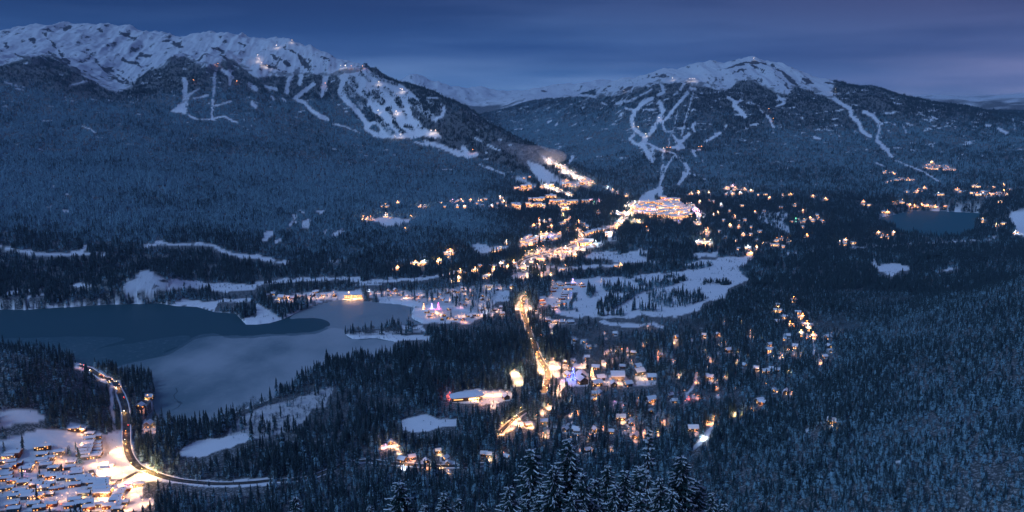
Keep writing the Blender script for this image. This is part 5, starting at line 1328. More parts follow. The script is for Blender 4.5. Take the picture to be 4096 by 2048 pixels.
def far_kind(w, d, h, rise, nx, nz, wallm, seed, ws=1.7):
    r = random.Random(seed); b = MB()
    b.box(-w / 2, w / 2, -d / 2, d / 2, -3, h, 0)
    k = rise / (d / 2); o = 1.0; X0 = w / 2 + o; Y0 = d / 2 + o; zl = h - o * k
    P = [(-Y0, zl), (0, h + rise), (Y0, zl), (Y0, zl + .9), (0, h + rise + 1.0), (-Y0, zl + .9)]
    n = 6
    v = [(-X0, y, z) for y, z in P] + [(X0, y, z) for y, z in P]
    b.add(v, [tuple(reversed((i, (i + 1) % n, n + (i + 1) % n, n + i))) for i in range(n)] + [tuple(range(n)), tuple(reversed(range(n, 2 * n)))], 1)
    b.add([(-w / 2, -d / 2, h), (-w / 2, d / 2, h), (-w / 2, 0, h + rise - .1)], [(0, 2, 1)], 0); b.add([(w / 2, -d / 2, h), (w / 2, d / 2, h), (w / 2, 0, h + rise - .1)], [(0, 1, 2)], 0)
    for j in range(nz):
        z = .8 + j * 3.1
        for i in range(nx):
            if r.random() < .72:
                x = -w / 2 + w * (i + .5) / nx; mi = r.choice((2, 2, 3, 4))
                b.box(x - ws / 2, x + ws / 2, -d / 2 - .12, -d / 2 + .01, z, z + 1.9, mi)
        for s in (-1, 1):
            if r.random() < .6:
                x = s * w / 2; y = r.uniform(-.3, .2) * d
                b.box(min(x, x + s * .12), max(x, x + s * .12), y - ws / 2, y + ws / 2, z, z + 1.9, r.choice((2, 3, 4)))
    return b


HOTK = [far_kind(42, 15, 15, 5, 11, 5, WALLG, 1), far_kind(34, 14, 18, 5, 9, 6, WOODM, 2), far_kind(50, 16, 12, 4, 13, 4, WALLG, 3), far_kind(28, 14, 13, 5, 7, 4, WALLR, 4)]
HOUK = [far_kind(13, 9, 5.5, 3.2, 3, 2, WOODM, 11, 1.9), far_kind(15, 9, 5.5, 3.0, 4, 2, WALLG, 12, 1.9), far_kind(11, 9, 6, 3.4, 3, 2, WALLB, 13, 1.9), far_kind(22, 9, 6, 2.4, 6, 2, WOODD, 14, 1.9)]
HOTM = [k.mesh('hotel', [m, SNOW] + FLIT) for k, m in zip(HOTK, (WALLG, WOODM, WALLG, WALLR))]
HOUM = [k.mesh('house', [m, SNOW] + FLIT) for k, m in zip(HOUK, (WOODM, WALLG, WALLB, WOODD))]
PLACEH = {'village': 'in the brilliant village below the mountain', 'upper': 'in the resort below the ski runs'}
far_pts = []
for key, kind, sp in FARH:
    if kind == 'hotel':
        order = sorted(range(len(sp)), key=lambda i: sp[i][0]); rank = {i: n + 1 for n, i in enumerate(order)}
        for i, (px, py, sz, _) in enumerate(sp):
            p = hit(px, py + 3)
            o = put('hotel', hrng.choice(HOTM)); o.location = (p.x, p.y, p.z); o.rotation_euler = (0, 0, rad(hrng.choice((-25, -8, 0, 6, 18, 35)))); o.scale = (sz,) * 3
            tag(o, 'snow-roofed lit hotel %s, %s from the left' % (PLACEH[key], ordinal(rank[i])), 'hotel', 'hotels ' + PLACEH[key])
    else:
        for px, py, sz, c in sp:
            p = hit(px, py + 3); far_pts.append((p, sz))
far_pts.sort(key=lambda q: q[0].length)
NH = max(0, 296 - sum(len(g[3]) for g in HOUSES))
rest = MB()
REG = [('on the lower slope left of the bright village', lambda x: x < -150), ('on the wooded flats right of the bright village', lambda x: -150 <= x < 900), ('around the dark lake at the far right', lambda x: x >= 900)]
ind = [q for q in far_pts[:NH]]
for place, test in REG:
    grp = sorted([q for q in ind if test(q[0].x * 3000 / q[0].y)], key=lambda q: q[0].x / q[0].y)
    for n, (p, sz) in enumerate(grp):
        o = put('house', hrng.choice(HOUM)); o.location = tuple(p); o.rotation_euler = (0, 0, rad(hrng.uniform(-40, 40))); o.scale = (sz,) * 3
        tag(o, 'small lit house %s, %s from the left' % (place, ordinal(n + 1)), 'house', 'small lit houses ' + place)
extra = []
for sp in FARL:
    for px, py, s_, k_ in sp:
        for j in range(3):
            if hrng.random() < .75:
                q = hit(px + hrng.gauss(0, 10), py + 3 + hrng.gauss(0, 3)); extra.append((q, hrng.uniform(.5, .85)))
for p, sz in far_pts[NH:] + extra:
    k = hrng.choice(HOUK); a = rad(hrng.uniform(-40, 40)); ca_, sa_ = math.cos(a), math.sin(a)
    o_ = len(rest.v)
    rest.v += [(p.x + (x * ca_ - y * sa_) * sz, p.y + (x * sa_ + y * ca_) * sz, p.z + z * sz) for x, y, z in k.v]
    rest.f += [tuple(i + o_ for i in f) for f in k.f]; rest.m += k.m
if rest.v:
    tag(put('distant_houses', rest.mesh('distant_houses', [WOODM, SNOW] + FLIT)), 'scatter of tiny lit houses far across the valley', 'houses', kind='stuff')

# ------------------------------------------------------------------ street lamps and floodlight masts
b = MB(); b.tube([(0, 0, -1.5), (0, 0, 7.0)], [.13, .08], 6); b.tube([(0, 0, 6.9), (0, -.7, 7.4), (0, -1.7, 7.5)], [.07, .06, .05], 5)
LPOLE = b.mesh('pole', POLE)
b = MB(); b.box(-.22, .22, -2.3, -1.5, 7.46, 7.62); LHEAD = b.mesh('lamp_head', POLE)
LGL = {}
for k in LCOL:
    b = MB(); b.ball((0, -1.9, 7.3), .33, 8, 5); LGL[k] = b.mesh('lamp_glass', GLOW[k], True)
b = MB(); b.tube([(0, 0, -2), (0, 0, 12)], [.22, .13], 6); b.box(-1.2, 1.2, -.15, .15, 11.7, 12.1)
MPOLE = b.mesh('mast', POLE)
MGL = {}
for k in LCOL:
    b = MB()
    for sx in (-.8, 0, .8):
        b.ball((sx, -.45, 11.7), .32, 8, 5)
    MGL[k] = b.mesh('floodlight', GLOW[k], True)
nlamp = 0


def street_lamp(p, s, k, label, group, rz, yard=False):
    e = empty('yard_lamp' if yard else 'street_lamp', tuple(p), rz, .72 if yard else 1.0)
    put('pole', LPOLE, e); put('lamp_head', LHEAD, e); put('lamp_glass', LGL[k], e)
    if s > .52 or not yard:
        glow_at(k, PW * s ** 1.25, e, (0, -2.1, 5.6))
    tag(e, label.replace('street', 'yard') if yard else label, 'lamp' if yard else 'street lamp', group.replace('street', 'yard') if yard else group)
    return e


def mast(p, s, k, label, group, sc=1.0, power=1.0):
    e = empty('floodlight_mast', tuple(p), rad(hrng.uniform(-30, 30)), sc)
    put('mast', MPOLE, e); put('floodlight', MGL[k], e)
    glow_at(k, PW * 6.0 * power * hrng.uniform(.5, 1.5) * s ** 1.25, e, (0, -2.5, 9.0))
    tag(e, label, 'floodlight', group)
    return e


PW = 2500.0
LNAME = {'w': 'warm', 'o': 'orange', 'y': 'yellow', 'c': 'white', 'b': 'blue', 'r': 'red', 'p': 'pink', 'v': 'violet', 'g': 'green', 'm': 'magenta', 'n': 'whitish'}
for key, place, sp in LAMPS:
    order = sorted(range(len(sp)), key=lambda i: sp[i][0]); rank = {i: n + 1 for n, i in enumerate(order)}
    for i, (px, py, s_, k) in enumerate(sp):
        p = hit(px, py + 5)
        street_lamp(p, s_ * {'town': .34, 'junction': 1.7, 'highway': 2.2, 'golf': .9, 'forestroad': 1.7, 'right': 1.7, 'lodge': 1.5, 'hall': 1.3, 'suburb': 1.1}.get(key, 1.0), k, '%s street lamp %s, %s from the left' % (LNAME[k], place, ordinal(rank[i])), 'street lamps ' + place, rad(hrng.uniform(-60, 60)), key in ('suburb', 'right', 'forestroad', 'lake'))
farl = []
for sp in FARL:
    for px, py, s_, k in sp:
        farl.append((hit(px, py + 3), s_, hrng.choice('wwwonyc') if k == 'w' else k, px))
REGL = [('across the valley left of the highway', lambda q: q < 2050), ('between the highway and the village', lambda q: 2050 <= q < 2530), ('in the brilliant village', lambda q: 2530 <= q < 2860), ('on the wooded flats right of the village', lambda q: 2860 <= q < 3400), ('around the dark lake at the far right', lambda q: q >= 3400)]
for place, test in REGL:
    grp = sorted([q for q in farl if test(q[3])], key=lambda q: q[3])
    for n, (p, s_, k, px) in enumerate(grp):
        mast(p, s_, k, '%s floodlight %s, %s from the left' % (LNAME[k], place, ordinal(n + 1)), 'floodlights ' + place, 1.15)
grp = sorted([q for sp in PEAKL for q in sp], key=lambda q: q[0])
for n, (px, py, s_, k) in enumerate(grp):
    p = hit(px, py + 2, 5000); k = 'n' if k == 'w' else k
    mast(p, s_, k, '%s light high on the ski slopes, %s from the left' % (LNAME[k], ordinal(n + 1)), 'lights on the ski slopes', 1.9, .45)

# ------------------------------------------------------------------ roads with ploughed banks


def catmull(P, step):
    out = []
    for i in range(len(P) - 1):
        p0, p1, p2, p3 = P[max(i - 1, 0)], P[i], P[i + 1], P[min(i + 2, len(P) - 1)]
        n = max(2, int((p2 - p1).length / step))
        for k in range(n):
            t = k / n
            out.append(.5 * ((2 * p1) + (p2 - p0) * t + (2 * p0 - 5 * p1 + 4 * p2 - p3) * t * t + (3 * p1 - p0 - 3 * p2 + p3) * t ** 3))
    out.append(P[-1])
    return out


def road(name, label, pts, w, banks=True, line=True):
    P = catmull([hit(*q) for q in pts], 7.0)
    zs = np.array([float(ground_z(np.array([p.x]), np.array([p.y]))[0]) for p in P])
    zs = np.array([max(zs[max(0, i - 3):i + 4]) for i in range(len(zs))]) + .45
    for p, z in zip(P, zs):
        p.z = z
    L = []
    for i, p in enumerate(P):
        d = (P[min(i + 1, len(P) - 1)] - P[max(i - 1, 0)]); d.z = 0; d.normalize()
        L.append((p, Vector((-d.y, d.x, 0))))

    def strip(prof):
        b = MB(); n = len(prof)
        v = []
        for p, s in L:
            for o, z in prof:
                v.append(tuple(p + s * o + Vector((0, 0, z))))
        f = [(i * n + k, i * n + k + 1, (i + 1) * n + k + 1, (i + 1) * n + k) for i in range(len(L) - 1) for k in range(n - 1)]
        b.add(v, f)
        return b
    e = empty(name, (0, 0, 0)); tag(e, label, 'road', kind='structure')
    put('carriageway', strip([(-w / 2, 0), (w / 2, 0)][::-1]).mesh('carriageway', ASPHALT), e)
    if line:
        put('centre_line', strip([(.12, .03), (-.12, .03)]).mesh('centre_line', PAINT), e)
    if banks:
        for s in (-1, 1):
            pr = [(s * (w / 2 - .1), .0), (s * (w / 2 + .5), .5), (s * (w / 2 + 1.2), .55), (s * (w / 2 + 2.6), -1.2)]
            put('snow_bank', strip(pr if s < 0 else pr).mesh('snow_bank', BANK), e)
    return [(p, s) for p, s in L]


RD1 = road('highway', 'two lane highway curving past the town and up beside the lake', conv(B1, ((530, 308), (600, 332), (690, 388), (740, 412), (790, 462), (820, 540), (845, 640), (850, 770), (852, 850), (872, 920), (922, 982), (1002, 1022), (1072, 1052), (1180, 1077), (1330, 1097), (1500, 1102), (1717, 1092))) + conv(B2, ((70, 1087), (200, 1083), (350, 1062), (550, 992), (640, 967), (735, 947), (900, 962), (1150, 987), (1390, 982), (1540, 977))), 10.5)
RD2 = road('road', 'town road curling round below the petrol station', [(320 + a * .28571, 1680 + c * .28571) for a, c in ((150, 720), (200, 800), (300, 850), (420, 868), (560, 858), (680, 805), (800, 745), (900, 745))], 7, line=False)
RD3 = road('highway', 'highway running through the bright bend in the middle of the valley', conv(M3, ((470, 440), (330, 500), (200, 530), (100, 560), (48, 592), (70, 632), (150, 665), (205, 702), (198, 740), (140, 780), (85, 820), (66, 870), (72, 920), (95, 985), (122, 1075), (150, 1135), (170, 1205))) + conv(B3, ((205, 292), (238, 350), (236, 420), (208, 492))), 11)
RD4 = road('road', 'snowy road slanting down to the lit houses in the lower middle', [(1760 + a * .22516, 1500 + c * .22516) for a, c in ((1560, 620), (1400, 740), (1280, 830), (1150, 960), (1050, 1060))], 8, line=False)
RD5 = road('road', 'bright road climbing to the village', conv(M3, ((600, 380), (690, 350), (735, 300), (790, 265), (815, 215))), 10, line=False)

k_ = 0
for R_, place, step, pw, skip in ((RD3, 'on the mid-valley highway', 6, 1.5, lambda u: .42 < u < .52), (RD5, 'on the road to the village', 6, 2.2, lambda u: False), (RD4, 'on the slanting lower road', 6, .9, lambda u: False)):
    n = 0
    for i in range(2, len(R_) - 1, step):
        if skip(i / len(R_)):
            continue
        p, side = R_[i]; q = p + side * (7.5 if (i // step) % 2 else -7.5); n += 1
        street_lamp(Vector((q.x, q.y, q.z - .4)), pw, 'y' if n % 3 else 'w', 'roadside lamp %s, %s from its far end' % (place, ordinal(n)), 'lamps ' + place, math.atan2(side.y, side.x) + (math.pi / 2 if (i // step) % 2 == 0 else -math.pi / 2))

# ------------------------------------------------------------------ cars on the roads
CARP = [mat('car_paint_%d' % i, c, .35) for i, c in enumerate(((.35, .36, .38), (.03, .03, .035), (.25, .03, .03), (.06, .09, .16)))]
TYRE = mat('tyre_rubber', (.02, .02, .02), .8); HEADM = mat('headlight_glow', (1, 1, 1), .3, (1.0, .9, .7), 60.); TAILM = mat('taillight_glow', (.5, .02, .02), .3, (1.0, .06, .03), 30.)
for m in (HEADM, TAILM):
    m.cycles.emission_sampling = 'NONE'
b = MB()
pr = [(-2.2, .35), (-2.25, .75), (-2.1, .95), (2.15, .85), (2.25, .6), (2.2, .35)]
b.add([(x, -.88, z) for x, z in pr] + [(x, .88, z) for x, z in pr], [tuple(range(6)), tuple(reversed(range(6, 12)))] + [(i, 6 + i, 6 + (i + 1) % 6, (i + 1) % 6) for i in range(6)])
CBODY = b
b = MB(); cb = [(-1.9, .93), (-1.5, 1.5), (.3, 1.5), (1.1, .9)]
b.add([(x, -.8 + (.14 if z > 1 else 0), z) for x, z in cb] + [(x, .8 - (.14 if z > 1 else 0), z) for x, z in cb], [(0, 1, 2, 3), (7, 6, 5, 4), (0, 4, 5, 1), (1, 5, 6, 2), (2, 6, 7, 3)]); CCAB = b.mesh('cabin_glass', GLASSD)
b = MB(); b.box(-1.45, .28, -.64, .64, 1.51, 1.58); CROOF = b.mesh('roof', SNOW)
CW = []
for x in (-1.35, 1.35):
    for y in (-.82, .82):
        b = MB(); b.tube([(x, y - .11, .34), (x, y + .11, .34)], [.34, .34], 10); CW.append(b.mesh('wheel', TYRE))
CH, CT = [], []
for y in (-.62, .62):
    b = MB(); b.box(2.2, 2.3, y - .18, y + .18, .6, .78); CH.append(b.mesh('headlight', HEADM))
    b = MB(); b.box(-2.34, -2.2, y - .18, y + .18, .68, .84); CT.append(b.mesh('taillight', TAILM))
CBM = [CBODY.mesh('body', m) for m in CARP]
cars = []
for R_, who, fr in ((RD1, 'on the highway between town and lake', ((.04, 1), (.08, -1), (.13, 1), (.155, -1), (.28, 1), (.33, -1), (.36, 1), (.40, -1), (.44, 1))), (RD3, 'on the highway in the middle of the valley', ((.35, 1), (.44, -1), (.60, 1), (.68, -1), (.80, 1), (.86, -1), (.93, 1), (.96, -1))), (RD4, 'on the slanting road in the lower middle', ((.35, 1), (.6, -1)))):
    cand = []
    for f_, s_ in fr:
        i = int(f_ * (len(R_) - 1)); p, side = R_[i]
        q = p + side * (2.4 * -s_); d = R_[min(i + 1, len(R_) - 1)][0] - R_[max(0, i - 1)][0]
        cand.append((q, math.atan2(d.y, d.x) + (0 if s_ > 0 else math.pi)))
    cand.sort(key=lambda q: -q[0].y)
    for n, (q, a) in enumerate(cand):
        e = empty('car', (q.x, q.y, q.z + .02), a)
        put('body', hrng.choice(CBM), e); put('cabin_glass', CCAB, e); put('roof', CROOF, e)
        for me in CW:
            put('wheel', me, e)
        for me in CH:
            put('headlight', me, e)
        for me in CT:
            put('taillight', me, e)
        glow_at('y', 1800, e, (6.5, 0, .9))
        tag(e, 'car %s, %s from the far end' % (who, ordinal(n + 1)), 'car', 'cars ' + who)

# ------------------------------------------------------------------ trees hung with lights
FIRM = NEARP[0].data


def lit_tree(px, py, k, h, label):
    p = hit(px, py)
    e = empty('lit_tree', tuple(p), 0, h / 22.); put('crown', FIRM, e)
    b = MB(); r = random.Random(int(px))
    for i in range(150):
        f = r.random() ** 1.2; a = r.random() * 6.283; q = 3.6 * (1 - f) ** .85 + .25
        b.ball((math.cos(a) * q, math.sin(a) * q, 2.2 + f * 19.8), .20, 4, 3)
    put('string_lights', b.mesh('string_lights', GLOW[k]), e)
    glow_at(k, 2600, e, (0, -5, 4)); glow_at(k, 1300, e, (-3, -4, 12))
    tag(e, label, 'christmas tree')


for c, x, y, k, h, lb in (('C1', 1175, 590, 'b', 26, 'tall fir wrapped in blue lights beside the lodges'), ('C1', 1480, 530, 'w', 20, 'fir wrapped in warm white lights between the lodges'), ('L2', 740, 752, 'w', 15, 'fir with white lights on the point by the lake bay'), ('L2', 1020, 740, 'm', 16, 'fir with pink lights above the lakeside suburb'), ('L2', 895, 735, 'v', 13, 'fir with violet lights near the pink lit tree'), ('G1', 1295, 280, 'v', 13, 'fir with violet lights behind the golf terraces'), ('V3', 1055, 145, 'y', 18, 'yellow lit fir in the dark wood below the resort'), ('L1', 1860, 465, 'w', 20, 'bright white lit fir at the lakeside hotel')):
    q = sp_xy(c, x, y); lit_tree(q[0], q[1], k, h, lb)

# ------------------------------------------------------------------ forest
bands = []
for d0, d1, area, h, vs in ((620, 2500, 23., 20., 'near'), (2500, 5000, 92., 18., 'mid'), (5000, 10300, 190., 15., 'far')):
    x, y, z, px, py, d = scatter(d0, d1, area, h)
    k = keep(x, y, z, px, py, d, h)
    hill = np.clip((px - 2550) / 500, 0, 1) * (vs == 'near')
    k &= RNG.random(len(x)) < np.clip(.50 + 1.5 * (fbm(x / 34, y / 34, 3, 121) - .28), 0, 1)
    k &= (vs != 'near') | (RNG.random(len(x)) < .66 + .34 * hill)
    hill = hill[k]
    x, y, z, px, py, d = [q[k] for q in (x, y, z, px, py, d)]
    n = len(x)
    s = .40 + .80 * RNG.random(n) ** 1.2
    s *= (.62 + .75 * fbm(x / 90, y / 90, 3, 61)) * (1 - .26 * hill)
    wx_ = (.95 + .35 * RNG.random(n)) * (1 + .12 * hill); scl = np.stack([s * wx_, s * wx_, s * (.86 + .25 * RNG.random(n)) * (1 - .12 * hill)], 1)
    s_big = RNG.random(n) < .05
    scl *= np.where(s_big, 1.35, 1.0)[:, None]
    fr = frost_of(x, y, z, d, px, py) - .22 * np.clip(scl[:, 2] - .75, -.5, .8)
    if vs == 'near':
        var = RNG.integers(0, 6, n)
        bare = fbm(x / 180, y / 180, 3, 66) + (RNG.random(n) - .5) * .25 + (RNG.random(n) < .07) * .4
        var = np.where(bare > .64, RNG.integers(6, 8, n), var)
    elif vs == 'mid':
        var = RNG.integers(8, 12, n)
    else:
        var = RNG.integers(12, 16, n)
        alpn = np.clip((z - 500) / 300, 0, 1)
        scl *= (1 - .35 * alpn)[:, None]
    bands.append([np.c_[x, y, z], var, scl, fr, px, d, py])

# ---- the largest trees of the picture, one by one
BARK = mat('fir_bark', (.045, .035, .030), .9)
FIRG = mat('fir_needles', (.012, .040, .046), .75)
t = FIRG.node_tree; g = N(t, 'ShaderNodeNewGeometry')
t.links.new(mixnode(t, (.008, .030, .036), (.026, .066, .070), noise(t, g.outputs['Position'], .9, 3)), t.nodes['Principled BSDF'].inputs['Base Color'])
SNOWT = mat('bough_snow', (.62, .70, .76), .85)


def big_fir(seed, h, R, thin=1.0):
    r = random.Random(seed); G = MB(); S_ = MB(); T = MB()
    T.tube([(0, 0, -3), (0, 0, h * .4), (.1, 0, h * .8), (0, 0, h)], [.018 * h, .013 * h, .006 * h, .02], 8)
    z = h * .22
    while z < h * .985:
        f = z / h
        L0 = R * (1 - f) ** .68 * (.95 if f > .3 else .8)
        n = 5 if f < .9 else 4
        a0 = r.random() * 6.28
        for k in range(n):
            if r.random() > thin:
                continue
            a = a0 + 6.283 * k / n + r.uniform(-.3, .3)
            L = L0 * r.uniform(.65, 1.15) + .25
            up = .45 * (f - .35) + r.uniform(-.12, .12)
            dx, dy = math.cos(a), math.sin(a)
            nseg = 6
            pts = []
            for i in range(nseg + 1):
                u = i / nseg
                pts.append(Vector((dx * L * u, dy * L * u, z + L * (up * u - .42 * u * u + .14 * u ** 4))))
            side = Vector((-dy, dx, 0))
            # needled side sprays, drooping
            for i in range(1, nseg + 1):
                u = i / nseg
                for s in (-1, 1):
                    if r.random() < .1:
                        continue
                    l = L * .42 * (1.15 - u) * r.uniform(.7, 1.2) + .12
                    base = pts[i - 1].lerp(pts[i], r.random())
                    tip = base + side * s * l * .85 + Vector((dx, dy, 0)) * l * .75 + Vector((0, 0, -l * r.uniform(.25, .55)))
                    w = l * .22 + .05
                    m1 = base.lerp(tip, .5) + Vector((dx, dy, 0)) * w; m2 = base.lerp(tip, .5) - Vector((dx, dy, 0)) * w
                    G.add([base, m1, tip, m2], [(0, 1, 2), (0, 2, 3)])
                    dn = base.lerp(tip, .6); G.add([base, dn, dn + Vector((0, 0, -l * .55))], [(0, 1, 2)])
                    if r.random() < .20:
                        o = Vector((0, 0, .10)); q = .78
                        m = base.lerp(tip, .48); tt = base.lerp(tip, q)
                        S_.add([base + o, m + (m1 - m) * .8 + o * .6, tt + o * .5, m + (m2 - m) * .8 + o * .6, m + o * 2.6], [(0, 1, 4), (1, 2, 4), (2, 3, 4), (3, 0, 4)])
            # stem of the bough, and the snow lying along it
            G.tube([pts[0], pts[3], pts[6]], [.05 + .012 * L, .04, .012], 3, cap=False)
            if r.random() < .66:
                rows = []
                for i in range(1, nseg + 1):
                    wd = (.05 + .032 * L * r.uniform(.1, 1.3)) * (1.1 - .6 * (i / nseg)) if r.random() > .12 else .04
                    c = pts[i] + Vector((0, 0, .05))
                    rows += [c + side * wd, c + Vector((0, 0, wd * .85 + .05)), c - side * wd]
                fcs = []
                for i in range(nseg - 1):
                    for q in range(2):
                        fcs.append((i * 3 + q, i * 3 + q + 1, (i + 1) * 3 + q + 1, (i + 1) * 3 + q))
                S_.add(rows, fcs)
        z += .36 + 1.0 * (1 - f) * r.uniform(.7, 1.3)
    return T.mesh('trunk', BARK), G.mesh('crown', FIRG), S_.mesh('snow_load', SNOWT)


BIG = [big_fir(1, 30, 8.6), big_fir(2, 30, 7.4), big_fir(3, 30, 8.0), big_fir(4, 30, 3.2, .5)]
# px, top py, distance, kind, width factor
FG = [(1596, 1915, 120, 0, 1.0), (1775, 1962, 128, 2, .8), (1835, 1985, 150, 1, .8), (2036, 1935, 105, 2, .9), (2125, 1782, 122, 0, .95), (2275, 1742, 128, 1, 1.05), (2215, 1850, 110, 2, .9), (2330, 1880, 118, 0, .9), (2596, 1700, 125, 3, 1.0), (2725, 1812, 130, 2, 1.05), (2430, 1850, 150, 1, .9), (2500, 1870, 140, 2, .9), (2555, 1850, 160, 0, .8), (2380, 1905, 125, 0, .9), (2460, 1930, 112, 1, 1.0), (2640, 1900, 120, 1, .9), (2790, 1910, 135, 0, .9), (2850, 1960, 150, 1, .8), (2560, 1960, 105, 2, 1.0), (2690, 1955, 112, 0, 1.0), (2160, 1930, 118, 1, .8), (2290, 1960, 100, 2, .9), (2105, 1985, 112, 0, .7), (1930, 2005, 170, 1, .8), (1700, 2010, 165, 0, .8), (1480, 2015, 180, 2, .8), (1180, 1975, 300, 1, 1.0), (2900, 2005, 170, 2, .8)]
FGN = ['broad snow-laden fir alone at the bottom edge', 'rounded snow-heaped fir at the bottom edge right of the broad one', 'slim fir behind the rounded snow-heaped one', 'leaning-boughed fir at the left foot of the big foreground trees', 'bushy dark fir at the left end of the big foreground trees', 'tallest dense foreground fir with snow on its crown', 'fir below and between the two tall dense foreground firs', 'low fir right under the tallest dense foreground fir', 'gaunt sparse foreground fir with a bare stem and tufted top', 'wide dark fir at the right end of the big foreground trees']
ranked = sorted(range(10, len(FG)), key=lambda i: FG[i][0])
for i, (px, py, d, kd, wf) in enumerate(FG):
    x, y, zt = [float(v) for v in at_dist(px, py, d)]
    zg = float(ground_z(np.array([x]), np.array([y]))[0])
    hh = zt - zg
    e = empty('fir_tree', (x, y, zg), hrng.random() * 6.28); s_ = hh / 30.
    e.scale = (wf * (.5 + .5 * s_), wf * (.5 + .5 * s_), s_)
    T, G, S_ = BIG[kd]
    put('trunk', T, e); cr = put('crown', G, e); put('snow_load', S_, cr)
    lb = FGN[i] if i < 10 else 'smaller snowy fir in the foreground, %s from the left' % ordinal(ranked.index(i) + 1)
    tag(e, lb, 'fir tree', 'big snowy firs in the foreground')

P, v, s, f, px, d, py = bands[0]
IND = 300 - len(FG)
inview = (px > 20) & (px < 4076) & (py < 2040) & (v < 6)
size = np.where(inview, s[:, 2] * 22 / d, 0)
pick = np.argsort(-size)[:IND]
CRK = []
for i in range(6):
    me = NEARP[i].data.copy(); me.name = 'crown'; CRK.append(me)
b = MB(); b.tube([(0, 0, -1.5), (0, 0, 6), (0, 0, 15)], [.42, .34, .1], 6); TRK = b.mesh('trunk', BARK)
RG_ = [('snow-dusted fir in the dense wood along the bottom left', lambda q: q < 1400), ('snow-dusted fir in the dense wood along the bottom centre', lambda q: 1400 <= q < 2700), ('snow-dusted fir on the wooded slope along the bottom right', lambda q: q >= 2700)]
for i in pick:
    e = empty('fir_tree', tuple(P[i]), hrng.random() * 6.28); e.scale = tuple(s[i])
    put('crown', CRK[int(v[i])], e); put('trunk', TRK, e)
    for lb, test in RG_:
        if test(px[i]):
            tag(e, lb, 'fir tree', lb.replace('fir ', 'firs '))
m_ = np.ones(len(P), bool); m_[pick] = False
P, v, s, f, px, d, py = [q[m_] for q in (P, v, s, f, px, d, py)]
r = (px > 2750) & (d < 2700)
forest('forest', 'frosted forest on the dark hillside at the lower right', P[r], v[r], s[r], f[r])
l = ~r
forest('forest', 'conifer forest on the near valley floor around the lake and houses', P[l], v[l], s[l], f[l])
P, v, s, f, px, d, py = bands[1]
forest('forest', 'conifer forest across the valley floor and lower slopes', P, v, s, f)
P, v, s, f, px, d, py = bands[2]
l = (px < 1750) | ((px < 2450) & (d < 5750))
forest('forest', 'frosted forest on the slopes of the snowy mountain with the white bowl', P[l], v[l], s[l], f[l])
forest('forest', 'dark forest on the slopes of the mountain above the bright village', P[~l], v[~l], s[~l], f[~l])


# scrub standing in the open snow
x, y, z, px, py, d = scatter(900, 3600, 60., 3.)
c_ = sample(CLEAR, px, py) * (1 - np.clip(sample(LAKE, px, py) * 3, 0, 1))
den = np.clip((fbm(x / 55, y / 55, 3, 101) - .47) * 3.2, 0, 1) * .75 + .02
k = (c_ > .6) & (RNG.random(len(x)) < den)
x, y, z, px, py, d = [q[k] for q in (x, y, z, px, py, d)]
n = len(x); s = .14 + .26 * RNG.random(n); low = (px < 620) & (py > 1680); s = np.where(low, s * .6, s)
forest('scrub', 'low bare scrub poking out of the open snowfields', np.c_[x, y, z], np.where(RNG.random(n) < .25, RNG.integers(0, 6, n), RNG.integers(6, 8, n)), np.stack([s * 1.5, s * 1.5, s], 1), np.full(n, -.25) + .2 * RNG.random(n))

# crack in the lake ice
CRK_ = mat('refrozen_crack', (.05, .09, .11), .5)
b = MB(); pts = conv(B1, ((1180, 455), (1190, 480), (1165, 505), (1172, 525), (1195, 545), (1215, 560), (1195, 585), (1158, 602)))
L_ = [Vector((*[float(v) for v in at_z(px_, py_, .2)], .2)) for px_, py_ in pts]
for i in range(len(L_) - 1):
    w_ = Vector((1.0 + (i == 4) * 2.5, 0, 0)); b.add([L_[i] - w_, L_[i] + w_, L_[i + 1] + w_, L_[i + 1] - w_], [(0, 1, 2, 3)])
tag(put('ice_crack', b.mesh('ice_crack', CRK_)), 'dark crooked crack in the pale lake ice', 'crack', kind='structure')


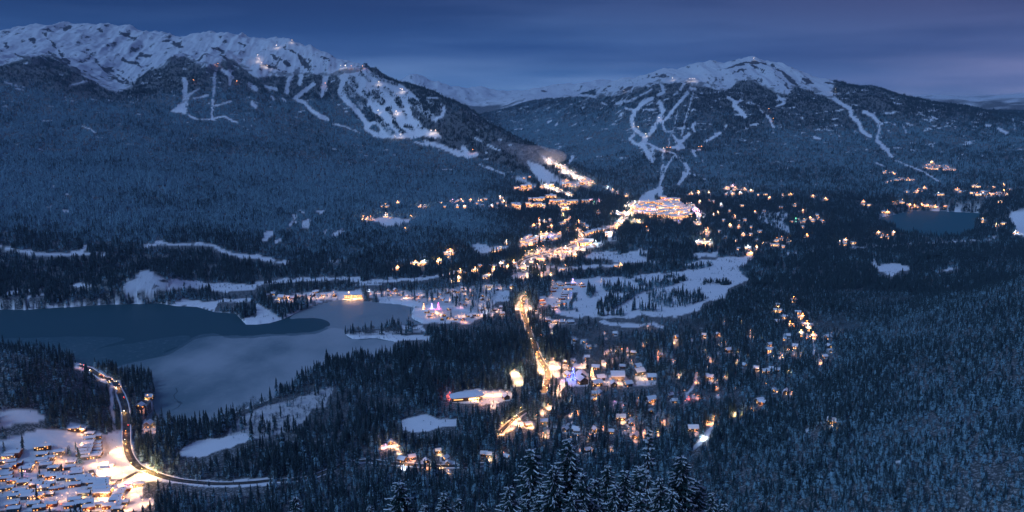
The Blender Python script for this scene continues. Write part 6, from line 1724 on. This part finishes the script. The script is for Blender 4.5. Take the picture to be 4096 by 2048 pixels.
# ------------------------------------------------------------------ mist of the snow guns
def mist(label, puffs, dens):
    m = bpy.data.materials.new('snow_gun_mist'); m.use_nodes = True
    t = m.node_tree; t.nodes.clear()
    o = N(t, 'ShaderNodeOutputMaterial'); v = N(t, 'ShaderNodeVolumePrincipled')
    v.inputs['Color'].default_value = (.95, .95, 1.0, 1); v.inputs['Density'].default_value = dens
    t.links.new(v.outputs[0], o.inputs['Volume'])
    b = MB()
    for x, y, z, rx, rz in puffs:
        q = MB(); q.ball((0, 0, 0), 1.0, 14, 9)
        b.add([(x + a * rx, y + c * rx * .8, z + e * rz) for a, c, e in q.v], q.f)
    tag(put('snow_mist', b.mesh('snow_mist', m, True)), label, 'mist', kind='stuff')


pf = []
for px, py, d_, rx, rz in ((2080, 622, 0, 90, 34), (2130, 636, 0, 110, 44), (2185, 650, 0, 120, 48), (2040, 612, 0, 70, 26), (2110, 655, 0, 70, 50), (2000, 604, 0, 60, 20)):
    q = hit(px, py, 4000); pf.append((q.x, q.y - 40, q.z + 36, rx, rz))
mist('pale mist blown from the snow guns over the lit ski base', pf, .0032)

# ------------------------------------------------------------------ air
def haze(density):
    m = bpy.data.materials.new('blue_dusk_air'); m.use_nodes = True
    t = m.node_tree; t.nodes.clear()
    o = N(t, 'ShaderNodeOutputMaterial'); v = N(t, 'ShaderNodeVolumePrincipled')
    v.inputs['Color'].default_value = (.42, .68, 1.0, 1); v.inputs['Density'].default_value = density
    v.inputs['Anisotropy'].default_value = 0.0
    t.links.new(v.outputs[0], o.inputs['Volume'])
    x0, x1, y0, y1, z0, z1 = -11500, 11500, -300, 17600, -20, 1700
    V = [(x0, y0, z0), (x1, y0, z0), (x1, y1, z0), (x0, y1, z0), (x0, y0, z1), (x1, y0, z1), (x1, y1, z1), (x0, y1, z1)]
    ob = mesh_obj('haze', V, [(0, 3, 2, 1), (4, 5, 6, 7), (0, 1, 5, 4), (1, 2, 6, 5), (2, 3, 7, 6), (3, 0, 4, 7)], m)
    tag(ob, 'pale blue dusk haze filling the valley air', 'haze', kind='stuff')


haze(1.7e-5)
